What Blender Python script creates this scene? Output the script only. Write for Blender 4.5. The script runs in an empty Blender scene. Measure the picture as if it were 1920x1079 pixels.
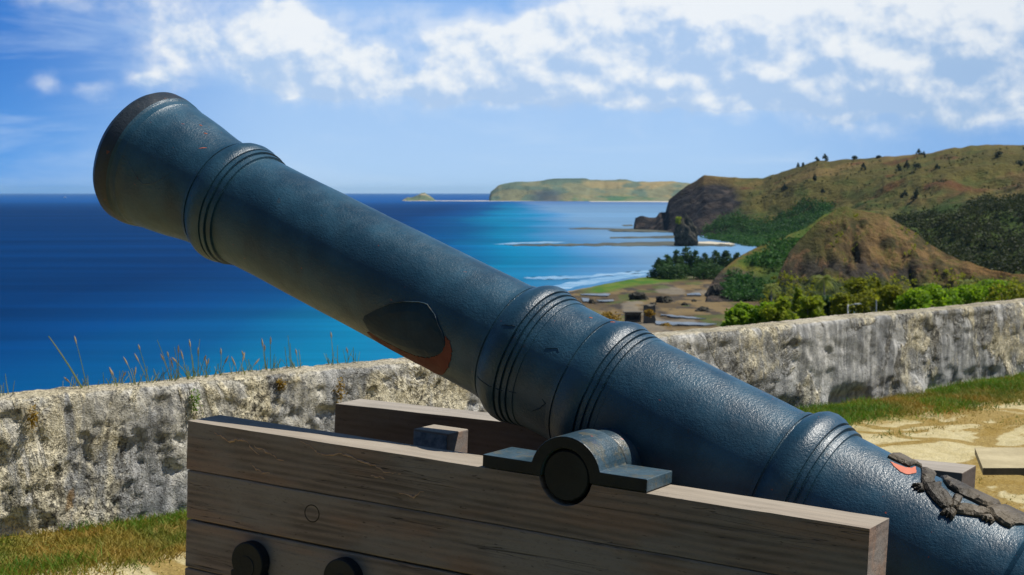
import bpy, bmesh, math, random
import numpy as np
from mathutils import Vector, Matrix
R = math.radians
random.seed(4); RNG = np.random.default_rng(7)
sc = bpy.context.scene
COL = sc.collection
EYE = 1.67                      # camera height above the fort terrace
SEA = EYE - 45.0                # level of the sea
FPX, CX, CY, HZ = 3000.0, 960.0, 539.5, 361.0
PITCH = math.atan((CY - HZ) / FPX)
CP, SP = math.cos(PITCH), math.sin(PITCH)

# ------------------------------------------------------------------ helpers
def at(u, v, D):
    """world point seen at photo pixel u,v, lying D metres ahead of the viewer"""
    X = (u - CX) / FPX; Y = -(v - CY) / FPX
    dy = CP + Y * SP; dz = -SP + Y * CP
    k = D / dy
    return Vector((X * k, D, EYE + dz * k))
def row_of(x, y, z):
    zr = z - EYE
    yf = y * CP - zr * SP; zu = y * SP + zr * CP
    return CY - FPX * zu / yf

def link(o, parent=None):
    COL.objects.link(o)
    if parent is not None: o.parent = parent
    return o
def tag(o, label=None, cat=None, group=None, kind=None):
    if label: o['label'] = label
    if cat: o['category'] = cat
    if group: o['group'] = group
    if kind: o['kind'] = kind
    return o
def thing(name, label, cat, loc=(0, 0, 0), rot=None, group=None):
    o = bpy.data.objects.new(name, None); COL.objects.link(o)
    o.empty_display_size = 0.2
    o.location = loc
    if rot is not None: o.rotation_euler = rot
    return tag(o, label, cat, group)
def obj(name, bm, mat, parent=None, smooth=False, bevel=0, angle=35):
    me = bpy.data.meshes.new(name)
    bmesh.ops.recalc_face_normals(bm, faces=bm.faces)
    bm.to_mesh(me); bm.free()
    if mat: me.materials.append(mat)
    if smooth: me.polygons.foreach_set('use_smooth', [True] * len(me.polygons))
    o = bpy.data.objects.new(name, me); link(o, parent)
    if bevel:
        m = o.modifiers.new('bevel', 'BEVEL'); m.width = bevel; m.segments = 2
        m.limit_method = 'ANGLE'; m.angle_limit = R(angle)
    return o
def npmesh(name, V, F, mat, parent=None, smooth=False, col=None):
    V = np.asarray(V, dtype=np.float32); F = np.asarray(F, dtype=np.int32)
    me = bpy.data.meshes.new(name); n, k = F.shape
    me.vertices.add(len(V)); me.vertices.foreach_set('co', V.ravel())
    me.loops.add(n * k); me.loops.foreach_set('vertex_index', F.ravel())
    me.polygons.add(n)
    me.polygons.foreach_set('loop_start', np.arange(0, n * k, k, dtype=np.int32))
    me.polygons.foreach_set('loop_total', np.full(n, k, dtype=np.int32))
    if smooth: me.polygons.foreach_set('use_smooth', np.ones(n, dtype=bool))
    if col is not None:
        a = me.color_attributes.new('Col', 'FLOAT_COLOR', 'POINT')
        c4 = np.ones((len(V), 4), dtype=np.float32); c4[:, :3] = col
        a.data.foreach_set('color', c4.ravel())
    me.update(calc_edges=True); me.validate()
    me.materials.append(mat)
    o = bpy.data.objects.new(name, me); link(o, parent)
    return o
def gridfaces(nu, nv, closed_u=False):
    f = []
    iu = np.arange(nu if closed_u else nu - 1); iv = np.arange(nv - 1)
    I, J = np.meshgrid(iu, iv, indexing='ij'); I2 = (I + 1) % nu
    return np.stack([I * nv + J, I2 * nv + J, I2 * nv + J + 1, I * nv + J + 1], -1).reshape(-1, 4)
def add_box(bm, x0, x1, y0, y1, z0, z1, M=None):
    vs = [bm.verts.new((x, y, z)) for x in (x0, x1) for y in (y0, y1) for z in (z0, z1)]
    for f in ((0, 1, 3, 2), (4, 6, 7, 5), (0, 4, 5, 1), (2, 3, 7, 6), (0, 2, 6, 4), (1, 5, 7, 3)):
        bm.faces.new([vs[i] for i in f])
    if M: bmesh.ops.transform(bm, matrix=M, verts=vs)
    return vs
def add_prism(bm, prof, y0, y1):
    """profile of (x,z) points carried from y0 to y1"""
    a = [bm.verts.new((x, y0, z)) for x, z in prof]; b = [bm.verts.new((x, y1, z)) for x, z in prof]
    n = len(prof)
    bm.faces.new(a); bm.faces.new(b[::-1])
    for i in range(n): bm.faces.new((a[i], b[i], b[(i + 1) % n], a[(i + 1) % n]))
def add_lathe(bm, prof, axis='x', n=96, org=(0, 0, 0), cap=True):
    rings = []
    ox, oy, oz = org
    for s, r in prof:
        ring = []
        for i in range(n):
            t = 2 * math.pi * i / n; c, q = r * math.cos(t), r * math.sin(t)
            p = {'x': (ox + s, oy + q, oz + c), 'y': (ox + c, oy + s, oz + q), 'z': (ox + c, oy + q, oz + s)}[axis]
            ring.append(bm.verts.new(p))
        rings.append(ring)
    for a, b in zip(rings, rings[1:]):
        for i in range(n): bm.faces.new((a[i], a[(i + 1) % n], b[(i + 1) % n], b[i]))
    if cap:
        bm.faces.new(rings[0]); bm.faces.new(rings[-1])
def add_tube(bm, pts, rad, n=6):
    rings = []
    P = [Vector(p) for p in pts]
    for i, p in enumerate(P):
        d = (P[min(i + 1, len(P) - 1)] - P[max(i - 1, 0)]).normalized()
        a = d.orthogonal().normalized(); b = d.cross(a)
        r = rad[i] if hasattr(rad, '__len__') else rad
        rings.append([bm.verts.new(p + a * (r * math.cos(2 * math.pi * k / n)) + b * (r * math.sin(2 * math.pi * k / n))) for k in range(n)])
    for a, b in zip(rings, rings[1:]):
        # match ring start to avoid twisting
        k0 = min(range(n), key=lambda k: (b[k].co - a[0].co).length)
        b[:] = b[k0:] + b[:k0]
        for i in range(n): bm.faces.new((a[i], a[(i + 1) % n], b[(i + 1) % n], b[i]))
    bm.faces.new(rings[0]); bm.faces.new(rings[-1])

# vectorised value noise
def _h(ix, iy, iz):
    n = (ix * 374761393 + iy * 668265263 + iz * 2147483647 + 1013904223) & 0xffffffff
    n = ((n ^ (n >> 13)) * 1274126177) & 0xffffffff
    n = (n ^ (n >> 16)) & 0xffffffff
    n = (n * 2246822519) & 0xffffffff
    return ((n >> 8) & 0xffff) / 65535.0
def vnoise(x, y, z):
    x, y, z = np.broadcast_arrays(np.asarray(x, float), np.asarray(y, float), np.asarray(z, float))
    ix, iy, iz = [np.floor(a).astype(np.int64) for a in (x, y, z)]
    fx, fy, fz = x - ix, y - iy, z - iz
    fx, fy, fz = [a * a * a * (a * (a * 6 - 15) + 10) for a in (fx, fy, fz)]
    r = 0
    for dx in (0, 1):
        for dy in (0, 1):
            for dz in (0, 1):
                w = (fx if dx else 1 - fx) * (fy if dy else 1 - fy) * (fz if dz else 1 - fz)
                r = r + w * _h(ix + dx, iy + dy, iz + dz)
    return r
def fbm(x, y, z=0.0, o=4):
    r = 0; a = .5; t = 0; f = 1.0
    for i in range(o):
        r = r + a * vnoise(np.asarray(x) * f + i * 17.3, np.asarray(y) * f + i * 9.1, np.asarray(z) * f + i * 4.7); t += a; a *= .5; f *= 2.03
    return r / t
def sstep(a, b, x):
    t = np.clip((x - a) / (b - a), 0, 1); return t * t * (3 - 2 * t)
def lerp(a, b, t):
    t = np.asarray(t)[..., None]
    return np.asarray(a) * (1 - t) + np.asarray(b) * t

# ------------------------------------------------------------------ materials
class NT:
    def __init__(s, tree): s.t = tree; s.n = tree.nodes; s.l = tree.links
    def __call__(s, typ, *ins, **kw):
        nd = s.n.new(typ)
        for k, v in kw.items():
            if k.startswith('i_'): s.put(nd.inputs[k[2:].replace('_', ' ')], v)
            else: setattr(nd, k, v)
        for i, v in enumerate(ins):
            if v is not None: s.put(nd.inputs[i], v)
        return nd
    def put(s, sock, v):
        if isinstance(v, bpy.types.NodeSocket): s.l.new(v, sock)
        elif isinstance(v, bpy.types.Node): s.l.new(v.outputs[0], sock)
        else:
            if hasattr(sock.default_value, '__len__') and hasattr(v, '__len__') and len(sock.default_value) == 4 and len(v) == 3: v = (*v, 1)
            sock.default_value = v
    def math(s, op, a, b=0.0, c=None, clamp=False):
        n = s('ShaderNodeMath', a, b, operation=op, use_clamp=clamp)
        if c is not None: s.put(n.inputs[2], c)
        return n.outputs[0]
    def mix(s, f, a, b, blend='MIX'):
        n = s.n.new('ShaderNodeMix'); n.data_type = 'RGBA'; n.blend_type = blend
        s.put(n.inputs[0], f); s.put(n.inputs[6], a); s.put(n.inputs[7], b)
        return n.outputs[2]
    def smooth(s, x, a, b):
        n = s.n.new('ShaderNodeMapRange'); n.interpolation_type = 'SMOOTHSTEP'
        s.put(n.inputs[0], x); n.inputs[1].default_value = a; n.inputs[2].default_value = b
        return n.outputs[0]
    def noise(s, vec, scale, detail=4, rough=.55, dist=0.0):
        n = s('ShaderNodeTexNoise'); s.put(n.inputs['Vector'], vec)
        n.inputs['Scale'].default_value = scale; n.inputs['Detail'].default_value = detail
        n.inputs['Roughness'].default_value = rough; n.inputs['Distortion'].default_value = dist
        return n.outputs[0]
    def scaled(s, vec, sx, sy, sz):
        n = s('ShaderNodeMapping'); s.put(n.inputs[0], vec); n.inputs[3].default_value = (sx, sy, sz)
        return n.outputs[0]
    def coord(s, which='Object'): return s('ShaderNodeTexCoord').outputs[which]
    def bump(s, h, strength, dist, normal=None):
        n = s('ShaderNodeBump'); n.inputs['Strength'].default_value = strength
        n.inputs['Distance'].default_value = dist; s.put(n.inputs['Height'], h)
        if normal is not None: s.put(n.inputs['Normal'], normal)
        return n.outputs[0]
def material(name):
    m = bpy.data.materials.new(name); m.use_nodes = True
    t = NT(m.node_tree); bs = m.node_tree.nodes['Principled BSDF']
    return m, t, bs

def iron(name, dark, light, chips=.0, rough=(.33, .5), grain=95, bump=.35, chipcol=(.30, .06, .03), lichen=0, spec=.4, dull=0):
    m, t, b = material(name)
    c = t.coord()
    n1 = t.noise(c, 7, 5, .6); n2 = t.noise(c, grain, 3, .6); n3 = t.noise(c, 26, 4, .7)
    colr = t.mix(t.smooth(n1, .35, .68), dark, light)
    if lichen:
        l = t.smooth(t.noise(c, 22, 5, .7), .5, .62)
        colr = t.mix(t.math('MULTIPLY', l, lichen), colr, (.17, .13, .05))
        l2 = t.smooth(t.noise(t.scaled(c, 1, 1, 1.7), 15, 4, .7), .55, .66)
        colr = t.mix(t.math('MULTIPLY', l2, lichen * .8), colr, (.03, .035, .09))
    if chips:
        ch = t.smooth(t.noise(c, 55, 3, .6, .4), .735 - chips, .755 - chips)
        colr = t.mix(ch, colr, chipcol)
    if dull:
        ws = t.noise(t.scaled(c, 3.0, 9, 9), 1.6, 5, .65, .8)
        colr = t.mix(t.math('MULTIPLY', t.smooth(ws, .55, .72), .12), colr, (.060, .105, .140))
        ws2 = t.noise(t.scaled(c, 1.4, 1.4, 1.4), 2.6, 5, .7, .5)
        colr = t.mix(t.math('MULTIPLY', t.smooth(ws2, .54, .66), .28), colr, (.008, .022, .034))
        rs = t.noise(t.scaled(c, 10, 10, 10), 2.2, 5, .7)
        colr = t.mix(t.math('MULTIPLY', t.smooth(rs, .67, .71), .4), colr, (.06, .035, .022))
    t.put(b.inputs['Base Color'], colr)
    rr = t('ShaderNodeMapRange', n3); rr.inputs[1].default_value = .3; rr.inputs[2].default_value = .7
    rr.inputs[3].default_value = rough[0]; rr.inputs[4].default_value = rough[1]
    t.put(b.inputs['Roughness'], rr.outputs[0])
    n4 = t.noise(c, grain * 2.2, 2, .6)
    h = t.math('ADD', t.math('MULTIPLY', n2, .8), t.math('ADD', t.math('MULTIPLY', n3, .35), t.math('MULTIPLY', n4, .35)))
    b.inputs['Specular IOR Level'].default_value = spec
    t.put(b.inputs['Normal'], t.bump(h, bump, .006))
    return m
M_IRON = iron('painted_iron', (.010, .043, .074), (.024, .080, .125), chips=.004, rough=(.29, .45), grain=150, bump=.34, spec=.5, dull=1)
M_IRONRIM = iron('worn_iron', (.014, .022, .03), (.03, .04, .05), chips=.05, chipcol=(.16, .05, .022), bump=.4)
M_STRAP = iron('strap_iron', (.006, .010, .014), (.012, .019, .024), chips=.0, rough=(.45, .6), bump=.15, spec=.25)
M_CAP = iron('capsquare_iron', (.020, .046, .066), (.060, .105, .138), chips=.02, lichen=.34)
M_PRIMER = iron('red_primer', (.12, .026, .015), (.19, .045, .027), chips=0, rough=(.6, .8))
M_PATCH = iron('patch_iron', (.006, .025, .047), (.010, .039, .070), chips=0, rough=(.42, .52), bump=.14, spec=.2)
M_SALMON = iron('salmon_primer', (.5, .13, .07), (.62, .19, .11), rough=(.6, .8))
M_CREST = iron('weathered_bronze', (.026, .020, .012), (.105, .082, .050), chips=.035, chipcol=(.34, .33, .28), rough=(.5, .75), grain=70, bump=1.0)

def wood_mat(name, dark, mid, light, lit_bleach, warm):
    m, t, b = material(name)
    c = t.coord()
    oi = t('ShaderNodeObjectInfo').outputs['Random']
    off = t('ShaderNodeCombineXYZ', t.math('MULTIPLY', oi, 13.0), 0.0, t.math('MULTIPLY', oi, 7.0))
    p = t('ShaderNodeVectorMath', c, off, operation='ADD').outputs[0]
    g1 = t.noise(t.scaled(p, 1.6, 14, 14), 2.2, 6, .6, .9)
    g2 = t.noise(t.scaled(p, 2.0, 60, 60), 3.0, 4, .65)
    blot = t.noise(t.scaled(p, 1.2, 2.5, 2.5), 2.5, 4, .6)
    k = t.noise(t.scaled(p, 6, 26, 26), 6, 3, .6)
    w = t('ShaderNodeTexWave', t.scaled(p, .5, 3, 5), wave_type='RINGS'); w.inputs['Scale'].default_value = 3.2
    w.inputs['Distortion'].default_value = 6; w.inputs['Detail'].default_value = 3; w.inputs['Detail Scale'].default_value = .7
    f = t.math('ADD', t.math('MULTIPLY', g1, .75), t.math('MULTIPLY', w.outputs[1], .26))
    colr = t.mix(t.smooth(f, .2, .8), dark, mid)
    colr = t.mix(t.smooth(blot, .35, .65), colr, light)
    colr = t.mix(t.math('MULTIPLY', t.smooth(t.noise(t.scaled(p, 1, 5, 5), 2.4, 4, .6), .5, .66), .45), colr, warm)
    colr = t.mix(t.math('MULTIPLY', t.smooth(g2, .5, .75), .28), colr, dark)
    ck = t.noise(t.scaled(p, .9, 34, 34), 1.6, 3, .5, .6)
    ckm = t.math('SUBTRACT', 1.0, t.smooth(t.math('ABSOLUTE', t.math('SUBTRACT', ck, .5)), .0, .010))
    ckm = t.math('MULTIPLY', ckm, t.smooth(t.noise(t.scaled(p, 1.1, 6, 6), 2.0, 2, .5), .52, .6))
    colr = t.mix(t.math('MULTIPLY', ckm, .8), colr, (.02, .016, .013))
    sp = t.smooth(t.noise(t.scaled(p, 12, 22, 22), 9, 3, .6), .5, .75)
    colr = t.mix(t.math('MULTIPLY', sp, .3), colr, dark)
    tone = t('ShaderNodeMapRange', oi, 0.0, 1.0, .86, 1.16).outputs[0]
    tv = t('ShaderNodeVectorMath', colr, operation='SCALE'); t.put(tv.inputs['Scale'], tone); colr = tv.outputs[0]
    colr = t.mix(t.math('MULTIPLY', t.smooth(k, .66, .72), .6), colr, (.03, .022, .018))
    # upper faces paler: sunlight put into the colour along with weather bleaching
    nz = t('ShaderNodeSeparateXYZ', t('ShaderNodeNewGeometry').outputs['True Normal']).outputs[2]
    bl = t.mix(t.smooth(g1, .3, .7), lit_bleach, tuple(x * .72 for x in lit_bleach))
    bl = t.mix(t.math('MULTIPLY', t.smooth(g2, .55, .8), .5), bl, tuple(x * .45 for x in lit_bleach))
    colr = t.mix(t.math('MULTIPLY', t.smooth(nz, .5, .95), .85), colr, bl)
    t.put(b.inputs['Base Color'], colr)
    b.inputs['Roughness'].default_value = .78
    b.inputs['Specular IOR Level'].default_value = .25
    h = t.math('SUBTRACT', t.math('ADD', t.math('MULTIPLY', g2, .5), g1), t.math('MULTIPLY', ckm, 1.5))
    t.put(b.inputs['Normal'], t.bump(h, .5, .004))
    return m
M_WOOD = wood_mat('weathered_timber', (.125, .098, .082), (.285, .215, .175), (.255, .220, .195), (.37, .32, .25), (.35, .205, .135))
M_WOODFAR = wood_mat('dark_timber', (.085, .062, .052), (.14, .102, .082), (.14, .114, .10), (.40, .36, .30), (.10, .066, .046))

def flat_mat(name, c0, c1, scale=3, rough=.8, bump=.3, dist=.01, spec=.3):
    m, t, b = material(name); c = t.coord()
    n = t.noise(c, scale, 5, .65)
    t.put(b.inputs['Base Color'], t.mix(t.smooth(n, .35, .65), c0, c1))
    b.inputs['Roughness'].default_value = rough; b.inputs['Specular IOR Level'].default_value = spec
    if bump: t.put(b.inputs['Normal'], t.bump(t.noise(c, scale * 6, 4, .6), bump, dist))
    return m
M_SCUFF = flat_mat('raw_timber', (.48, .29, .18), (.58, .38, .25), 60)
M_PLUG = flat_mat('plug_ring', (.03, .024, .02), (.06, .045, .035), 60)
M_BLUESHADE = flat_mat('bluish_shade_tone', (.09, .12, .15), (.22, .25, .27), 30, bump=.4)  # bluish tone that paints in shade on the transom block
M_CONC = flat_mat('worn_concrete', (.36, .30, .17), (.46, .39, .23), 4, bump=.5)
M_DARKCONC = flat_mat('dark_concrete', (.065, .058, .046), (.125, .11, .085), 3)
M_WHITE = flat_mat('white_paint', (.7, .7, .7), (.8, .8, .8), 4, .5, 0)
M_GREYPOST = flat_mat('galvanised_steel', (.32, .34, .35), (.42, .44, .45), 4, .5, 0)
M_GLASS = flat_mat('dark_glass', (.02, .03, .04), (.03, .04, .05), 4, .2, 0)
M_BARK = flat_mat('bark', (.10, .075, .05), (.2, .16, .12), 2.5, .9, .5, .05)
M_PALMTRUNK = flat_mat('palm_bark', (.2, .17, .13), (.3, .26, .2), 2, .9, .4, .03)
M_ROCK = flat_mat('dark_shore_rock', (.022, .022, .018), (.075, .068, .048), .35, .9, .9, .6)

def leaf_mat(name, c0, c1, c2, scale, trans=.3):
    m, t, b = material(name)
    pos = t('ShaderNodeNewGeometry').outputs['Position']
    n = t.noise(pos, scale, 3, .6); n2 = t.noise(pos, scale * 7, 2, .5)
    colr = t.mix(t.smooth(n, .36, .64), c0, c1)
    colr = t.mix(t.math('MULTIPLY', t.smooth(n2, .5, .75), .7), colr, c2)
    t.put(b.inputs['Base Color'], colr); b.inputs['Roughness'].default_value = .65
    b.inputs['Specular IOR Level'].default_value = .25
    tr = t('ShaderNodeBsdfTranslucent', colr)
    mx = t('ShaderNodeMixShader', trans, b.outputs[0], tr.outputs[0])
    out = m.node_tree.nodes['Material Output']; t.l.new(mx.outputs[0], out.inputs[0])
    return m
L_BRIGHT = leaf_mat('bright_leaves', (.12, .25, .008), (.22, .35, .012), (.30, .38, .03), .5, .55)
L_LIME = leaf_mat('lime_leaves', (.18, .25, .012), (.30, .36, .02), (.40, .40, .06), .6, .55)
L_OLIVE = leaf_mat('olive_leaves', (.15, .18, .013), (.25, .26, .018), (.32, .31, .035), .5, .6)
L_DEEP = leaf_mat('deep_green_leaves', (.028, .075, .022), (.05, .115, .03), (.07, .135, .035), .25, .4)
L_DARK = leaf_mat('dark_leaves', (.025, .042, .022), (.035, .055, .025), (.05, .07, .03), .05)
L_WOOD = leaf_mat('woodland_leaves', (.022, .075, .016), (.045, .125, .022), (.07, .15, .03), .02, .4)
L_SHADEWOOD = leaf_mat('shaded_woodland_leaves', (.026, .036, .009), (.042, .052, .012), (.055, .068, .016), .02, .4)  # darker copy of the woodland leaves, shade put into the colour
L_PALM = leaf_mat('palm_leaves', (.13, .18, .03), (.22, .25, .05), (.36, .34, .12), .8, .5)
L_YELLOW = leaf_mat('yellow_leaves', (.24, .14, .015), (.32, .2, .02), (.38, .26, .04), .4)
L_GRASS = leaf_mat('grass_blades', (.10, .16, .015), (.36, .22, .04), (.38, .27, .06), 1.3)
L_GREENGRASS = leaf_mat('green_grass_blades', (.06, .17, .010), (.13, .24, .015), (.26, .24, .035), 2.5, .4)
L_STALK = leaf_mat('grass_stalks', (.24, .32, .08), (.38, .38, .14), (.44, .40, .2), 6, .5)
L_SEED = leaf_mat('seed_heads', (.40, .28, .16), (.46, .36, .20), (.5, .42, .26), 9)

def terrain_mat(name, scale, bump, dist):
    m, t, b = material(name)
    a = t('ShaderNodeAttribute', attribute_name='Col')
    pos = t('ShaderNodeNewGeometry').outputs['Position']
    n = t.noise(pos, scale, 6, .65); n2 = t.noise(pos, scale * 6, 4, .6)
    f = t.math('ADD', .45, t.math('ADD', t.math('MULTIPLY', n, .75), t.math('MULTIPLY', n2, .4)))
    colr = t('ShaderNodeVectorMath', a.outputs['Color'], operation='SCALE'); t.put(colr.inputs['Scale'], f)
    t.put(b.inputs['Base Color'], colr.outputs[0]); b.inputs['Roughness'].default_value = .95
    b.inputs['Specular IOR Level'].default_value = .1
    t.put(b.inputs['Normal'], t.bump(t.math('ADD', n, n2), bump, dist))
    return m
M_HILL = terrain_mat('hill_grassland', .03, .8, 6)
M_KNOLL = terrain_mat('knoll_grassland', .08, .8, 2.5)
M_FLAT = terrain_mat('tidal_flat_mud', .12, .4, .5)
M_FAR = terrain_mat('distant_land', .006, .6, 15)

# limestone parapet
def wall_mat():
    m, t, b = material('coral_limestone')
    c = t.coord()
    sx = t('ShaderNodeSeparateXYZ', c)
    big = t.noise(t.scaled(c, 1, 1, 1), 2.1, 5, .62, .6)
    st = t.noise(t.scaled(c, 4.2, 4.2, 1.3), 1.0, 6, .68, 1.2)          # vertical weather streaks
    med = t.noise(c, 9, 5, .7, .3); fine = t.noise(c, 42, 4, .7); tiny = t.noise(c, 120, 2, .6)
    right = t.smooth(sx.outputs[0], 3.0, 6.5)
    cream, grey, dark, buff = (.72, .65, .47), (.30, .305, .295), (.045, .042, .037), (.52, .45, .29)
    g = t.math('ADD', t.math('MULTIPLY', big, .55), t.math('MULTIPLY', st, .55))
    g = t.math('ADD', g, t.math('MULTIPLY', right, .05))
    colr = t.mix(t.smooth(med, .42, .68), cream, buff)
    colr = t.mix(t.math('MULTIPLY', t.smooth(g, .53, .63), .95), colr, t.mix(t.smooth(fine, .36, .66), (.21, .215, .21), (.44, .44, .43)))
    colr = t.mix(t.math('MULTIPLY', t.math('MULTIPLY', t.smooth(st, .54, .64), right), .7), colr, (.20, .18, .135))
    d = t.math('ADD', t.math('MULTIPLY', t.noise(t.scaled(c, 2.2, 2.2, 1.3), 2.3, 6, .7, .8), .65), t.math('MULTIPLY', fine, .45))
    colr = t.mix(t.math('MULTIPLY', t.smooth(d, .565, .66), .8), colr, dark)
    pit = t.math('ADD', t.math('MULTIPLY', fine, .55), t.math('MULTIPLY', tiny, .5))
    colr = t.mix(t.math('MULTIPLY', t.smooth(pit, .535, .60), t.math('MULTIPLY', t.smooth(t.noise(c, 3.1, 3, .6), .40, .58), t.math('SUBTRACT', .75, t.math('MULTIPLY', right, .25)))), colr, (.05, .045, .032))
    blk = t.noise(t.scaled(c, 6, 6, 2.3), 1.5, 6, .74, 1.4)
    colr = t.mix(t.math('MULTIPLY', t.smooth(blk, .55, .66), .7), colr, (.055, .05, .04))
    bright = t.smooth(t.noise(c, 24, 5, .72), .55, .64)
    colr = t.mix(t.math('MULTIPLY', bright, .55), colr, (.78, .73, .60))
    pl = t.noise(t.scaled(c, 1.5, 1.5, .9), 1.15, 5, .6, .9)
    plm = t.math('MULTIPLY', t.smooth(pl, .50, .535), t.math('ADD', .62, t.math('MULTIPLY', right, .28)))
    drip = t.noise(t.scaled(c, 9, 9, .8), 1.3, 4, .6, .4)
    colr = t.mix(plm, colr, t.mix(t.smooth(drip, .36, .66), (.20, .205, .205), (.56, .55, .52)))
    wsh = t.smooth(t.noise(t.scaled(c, 3, 3, 2), 1.7, 4, .6), .63, .7)
    colr = t.mix(t.math('MULTIPLY', wsh, .7), colr, (.62, .56, .42))
    ora = t.smooth(t.noise(t.scaled(c, 2.3, 2, 1), 1.9, 4, .6), .68, .73)
    colr = t.mix(t.math('MULTIPLY', ora, .6), colr, (.30, .17, .05))
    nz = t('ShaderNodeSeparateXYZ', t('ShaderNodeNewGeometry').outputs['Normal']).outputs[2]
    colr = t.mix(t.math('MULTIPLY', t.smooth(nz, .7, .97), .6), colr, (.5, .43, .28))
    t.put(b.inputs['Base Color'], colr); b.inputs['Roughness'].default_value = .95
    b.inputs['Specular IOR Level'].default_value = .12
    h = t.math('ADD', t.math('MULTIPLY', med, 1.0), t.math('SUBTRACT', t.math('MULTIPLY', fine, .6), t.math('MULTIPLY', t.smooth(pit, .52, .66), .6)))
    h = t.math('MULTIPLY', h, t.math('SUBTRACT', 1.0, t.math('MULTIPLY', plm, .75)))
    t.put(b.inputs['Normal'], t.bump(h, 1.0, .035))
    return m
M_WALL = wall_mat()

def sand_mat():
    m, t, b = material('sandy_limestone_ground')
    c = t.coord()
    n1 = t.noise(t.scaled(c, 1, 1, 1), 1.3, 5, .6, .4); n2 = t.noise(c, 9, 5, .65); n3 = t.noise(c, 40, 4, .7)
    pt = t.noise(t.scaled(c, .9, 1.8, 1), .85, 6, .62, .7)
    colr = t.mix(t.smooth(n2, .35, .68), (.52, .45, .26), (.44, .37, .19))
    colr = t.mix(t.math('MULTIPLY', t.smooth(n3, .55, .72), .6), colr, (.30, .24, .12))
    colr = t.mix(t.math('MULTIPLY', t.smooth(n1, .58, .68), .6), colr, (.40, .31, .14))
    dry = t.mix(t.smooth(n3, .4, .6), (.22, .14, .03), (.30, .21, .06))
    colr = t.mix(t.math('MULTIPLY', t.smooth(pt, .53, .585), .9), colr, dry)
    wrp = t('ShaderNodeTexNoise'); t.put(wrp.inputs['Vector'], c); wrp.inputs['Scale'].default_value = 3.5; wrp.inputs['Detail'].default_value = 4
    cw = t('ShaderNodeVectorMath', c, t('ShaderNodeVectorMath', wrp.outputs['Color'], (.35, .35, .35), operation='MULTIPLY').outputs[0], operation='ADD').outputs[0]
    crack = t('ShaderNodeTexVoronoi', t.scaled(cw, 1, 1, 0), feature='DISTANCE_TO_EDGE'); crack.inputs['Scale'].default_value = 1.15
    jw = t.math('ADD', t.math('MULTIPLY', n1, .16), -.02)
    joint = t.math('MULTIPLY', t.math('SUBTRACT', 1.0, t.smooth(t.math('SUBTRACT', crack.outputs[0], jw), -.01, .025)), .85)
    colr = t.mix(joint, colr, dry)
    wy = t.math('ADD', t('ShaderNodeSeparateXYZ', c).outputs[1], t.math('MULTIPLY', t.math('SUBTRACT', t.noise(t.scaled(c, .8, 1.5, 1), 1.2, 4, .6), .5), 1.5))
    turf = t.mix(t.smooth(t.noise(c, 2.2, 4, .65), .42, .6), (.30, .19, .045), (.13, .15, .02))
    turf = t.mix(t.smooth(n3, .42, .68), turf, (.16, .12, .03))
    colr = t.mix(t.math('MULTIPLY', t.smooth(wy, -.95, -.55), .92), colr, turf)
    colr = t.mix(t.math('MULTIPLY', t.math('SUBTRACT', 1.0, t.smooth(wy, -4.6, -3.7)), .95), colr, t.mix(t.smooth(n2, .4, .65), (.05, .075, .018), (.10, .095, .03)))  # unseen near ground made dark turf to cut bounce onto the barrel
    t.put(b.inputs['Base Color'], colr); b.inputs['Roughness'].default_value = .95
    b.inputs['Specular IOR Level'].default_value = .1
    t.put(b.inputs['Normal'], t.bump(t.math('ADD', n2, t.math('MULTIPLY', n3, .6)), .8, .03))
    return m
M_SAND = sand_mat()

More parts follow.
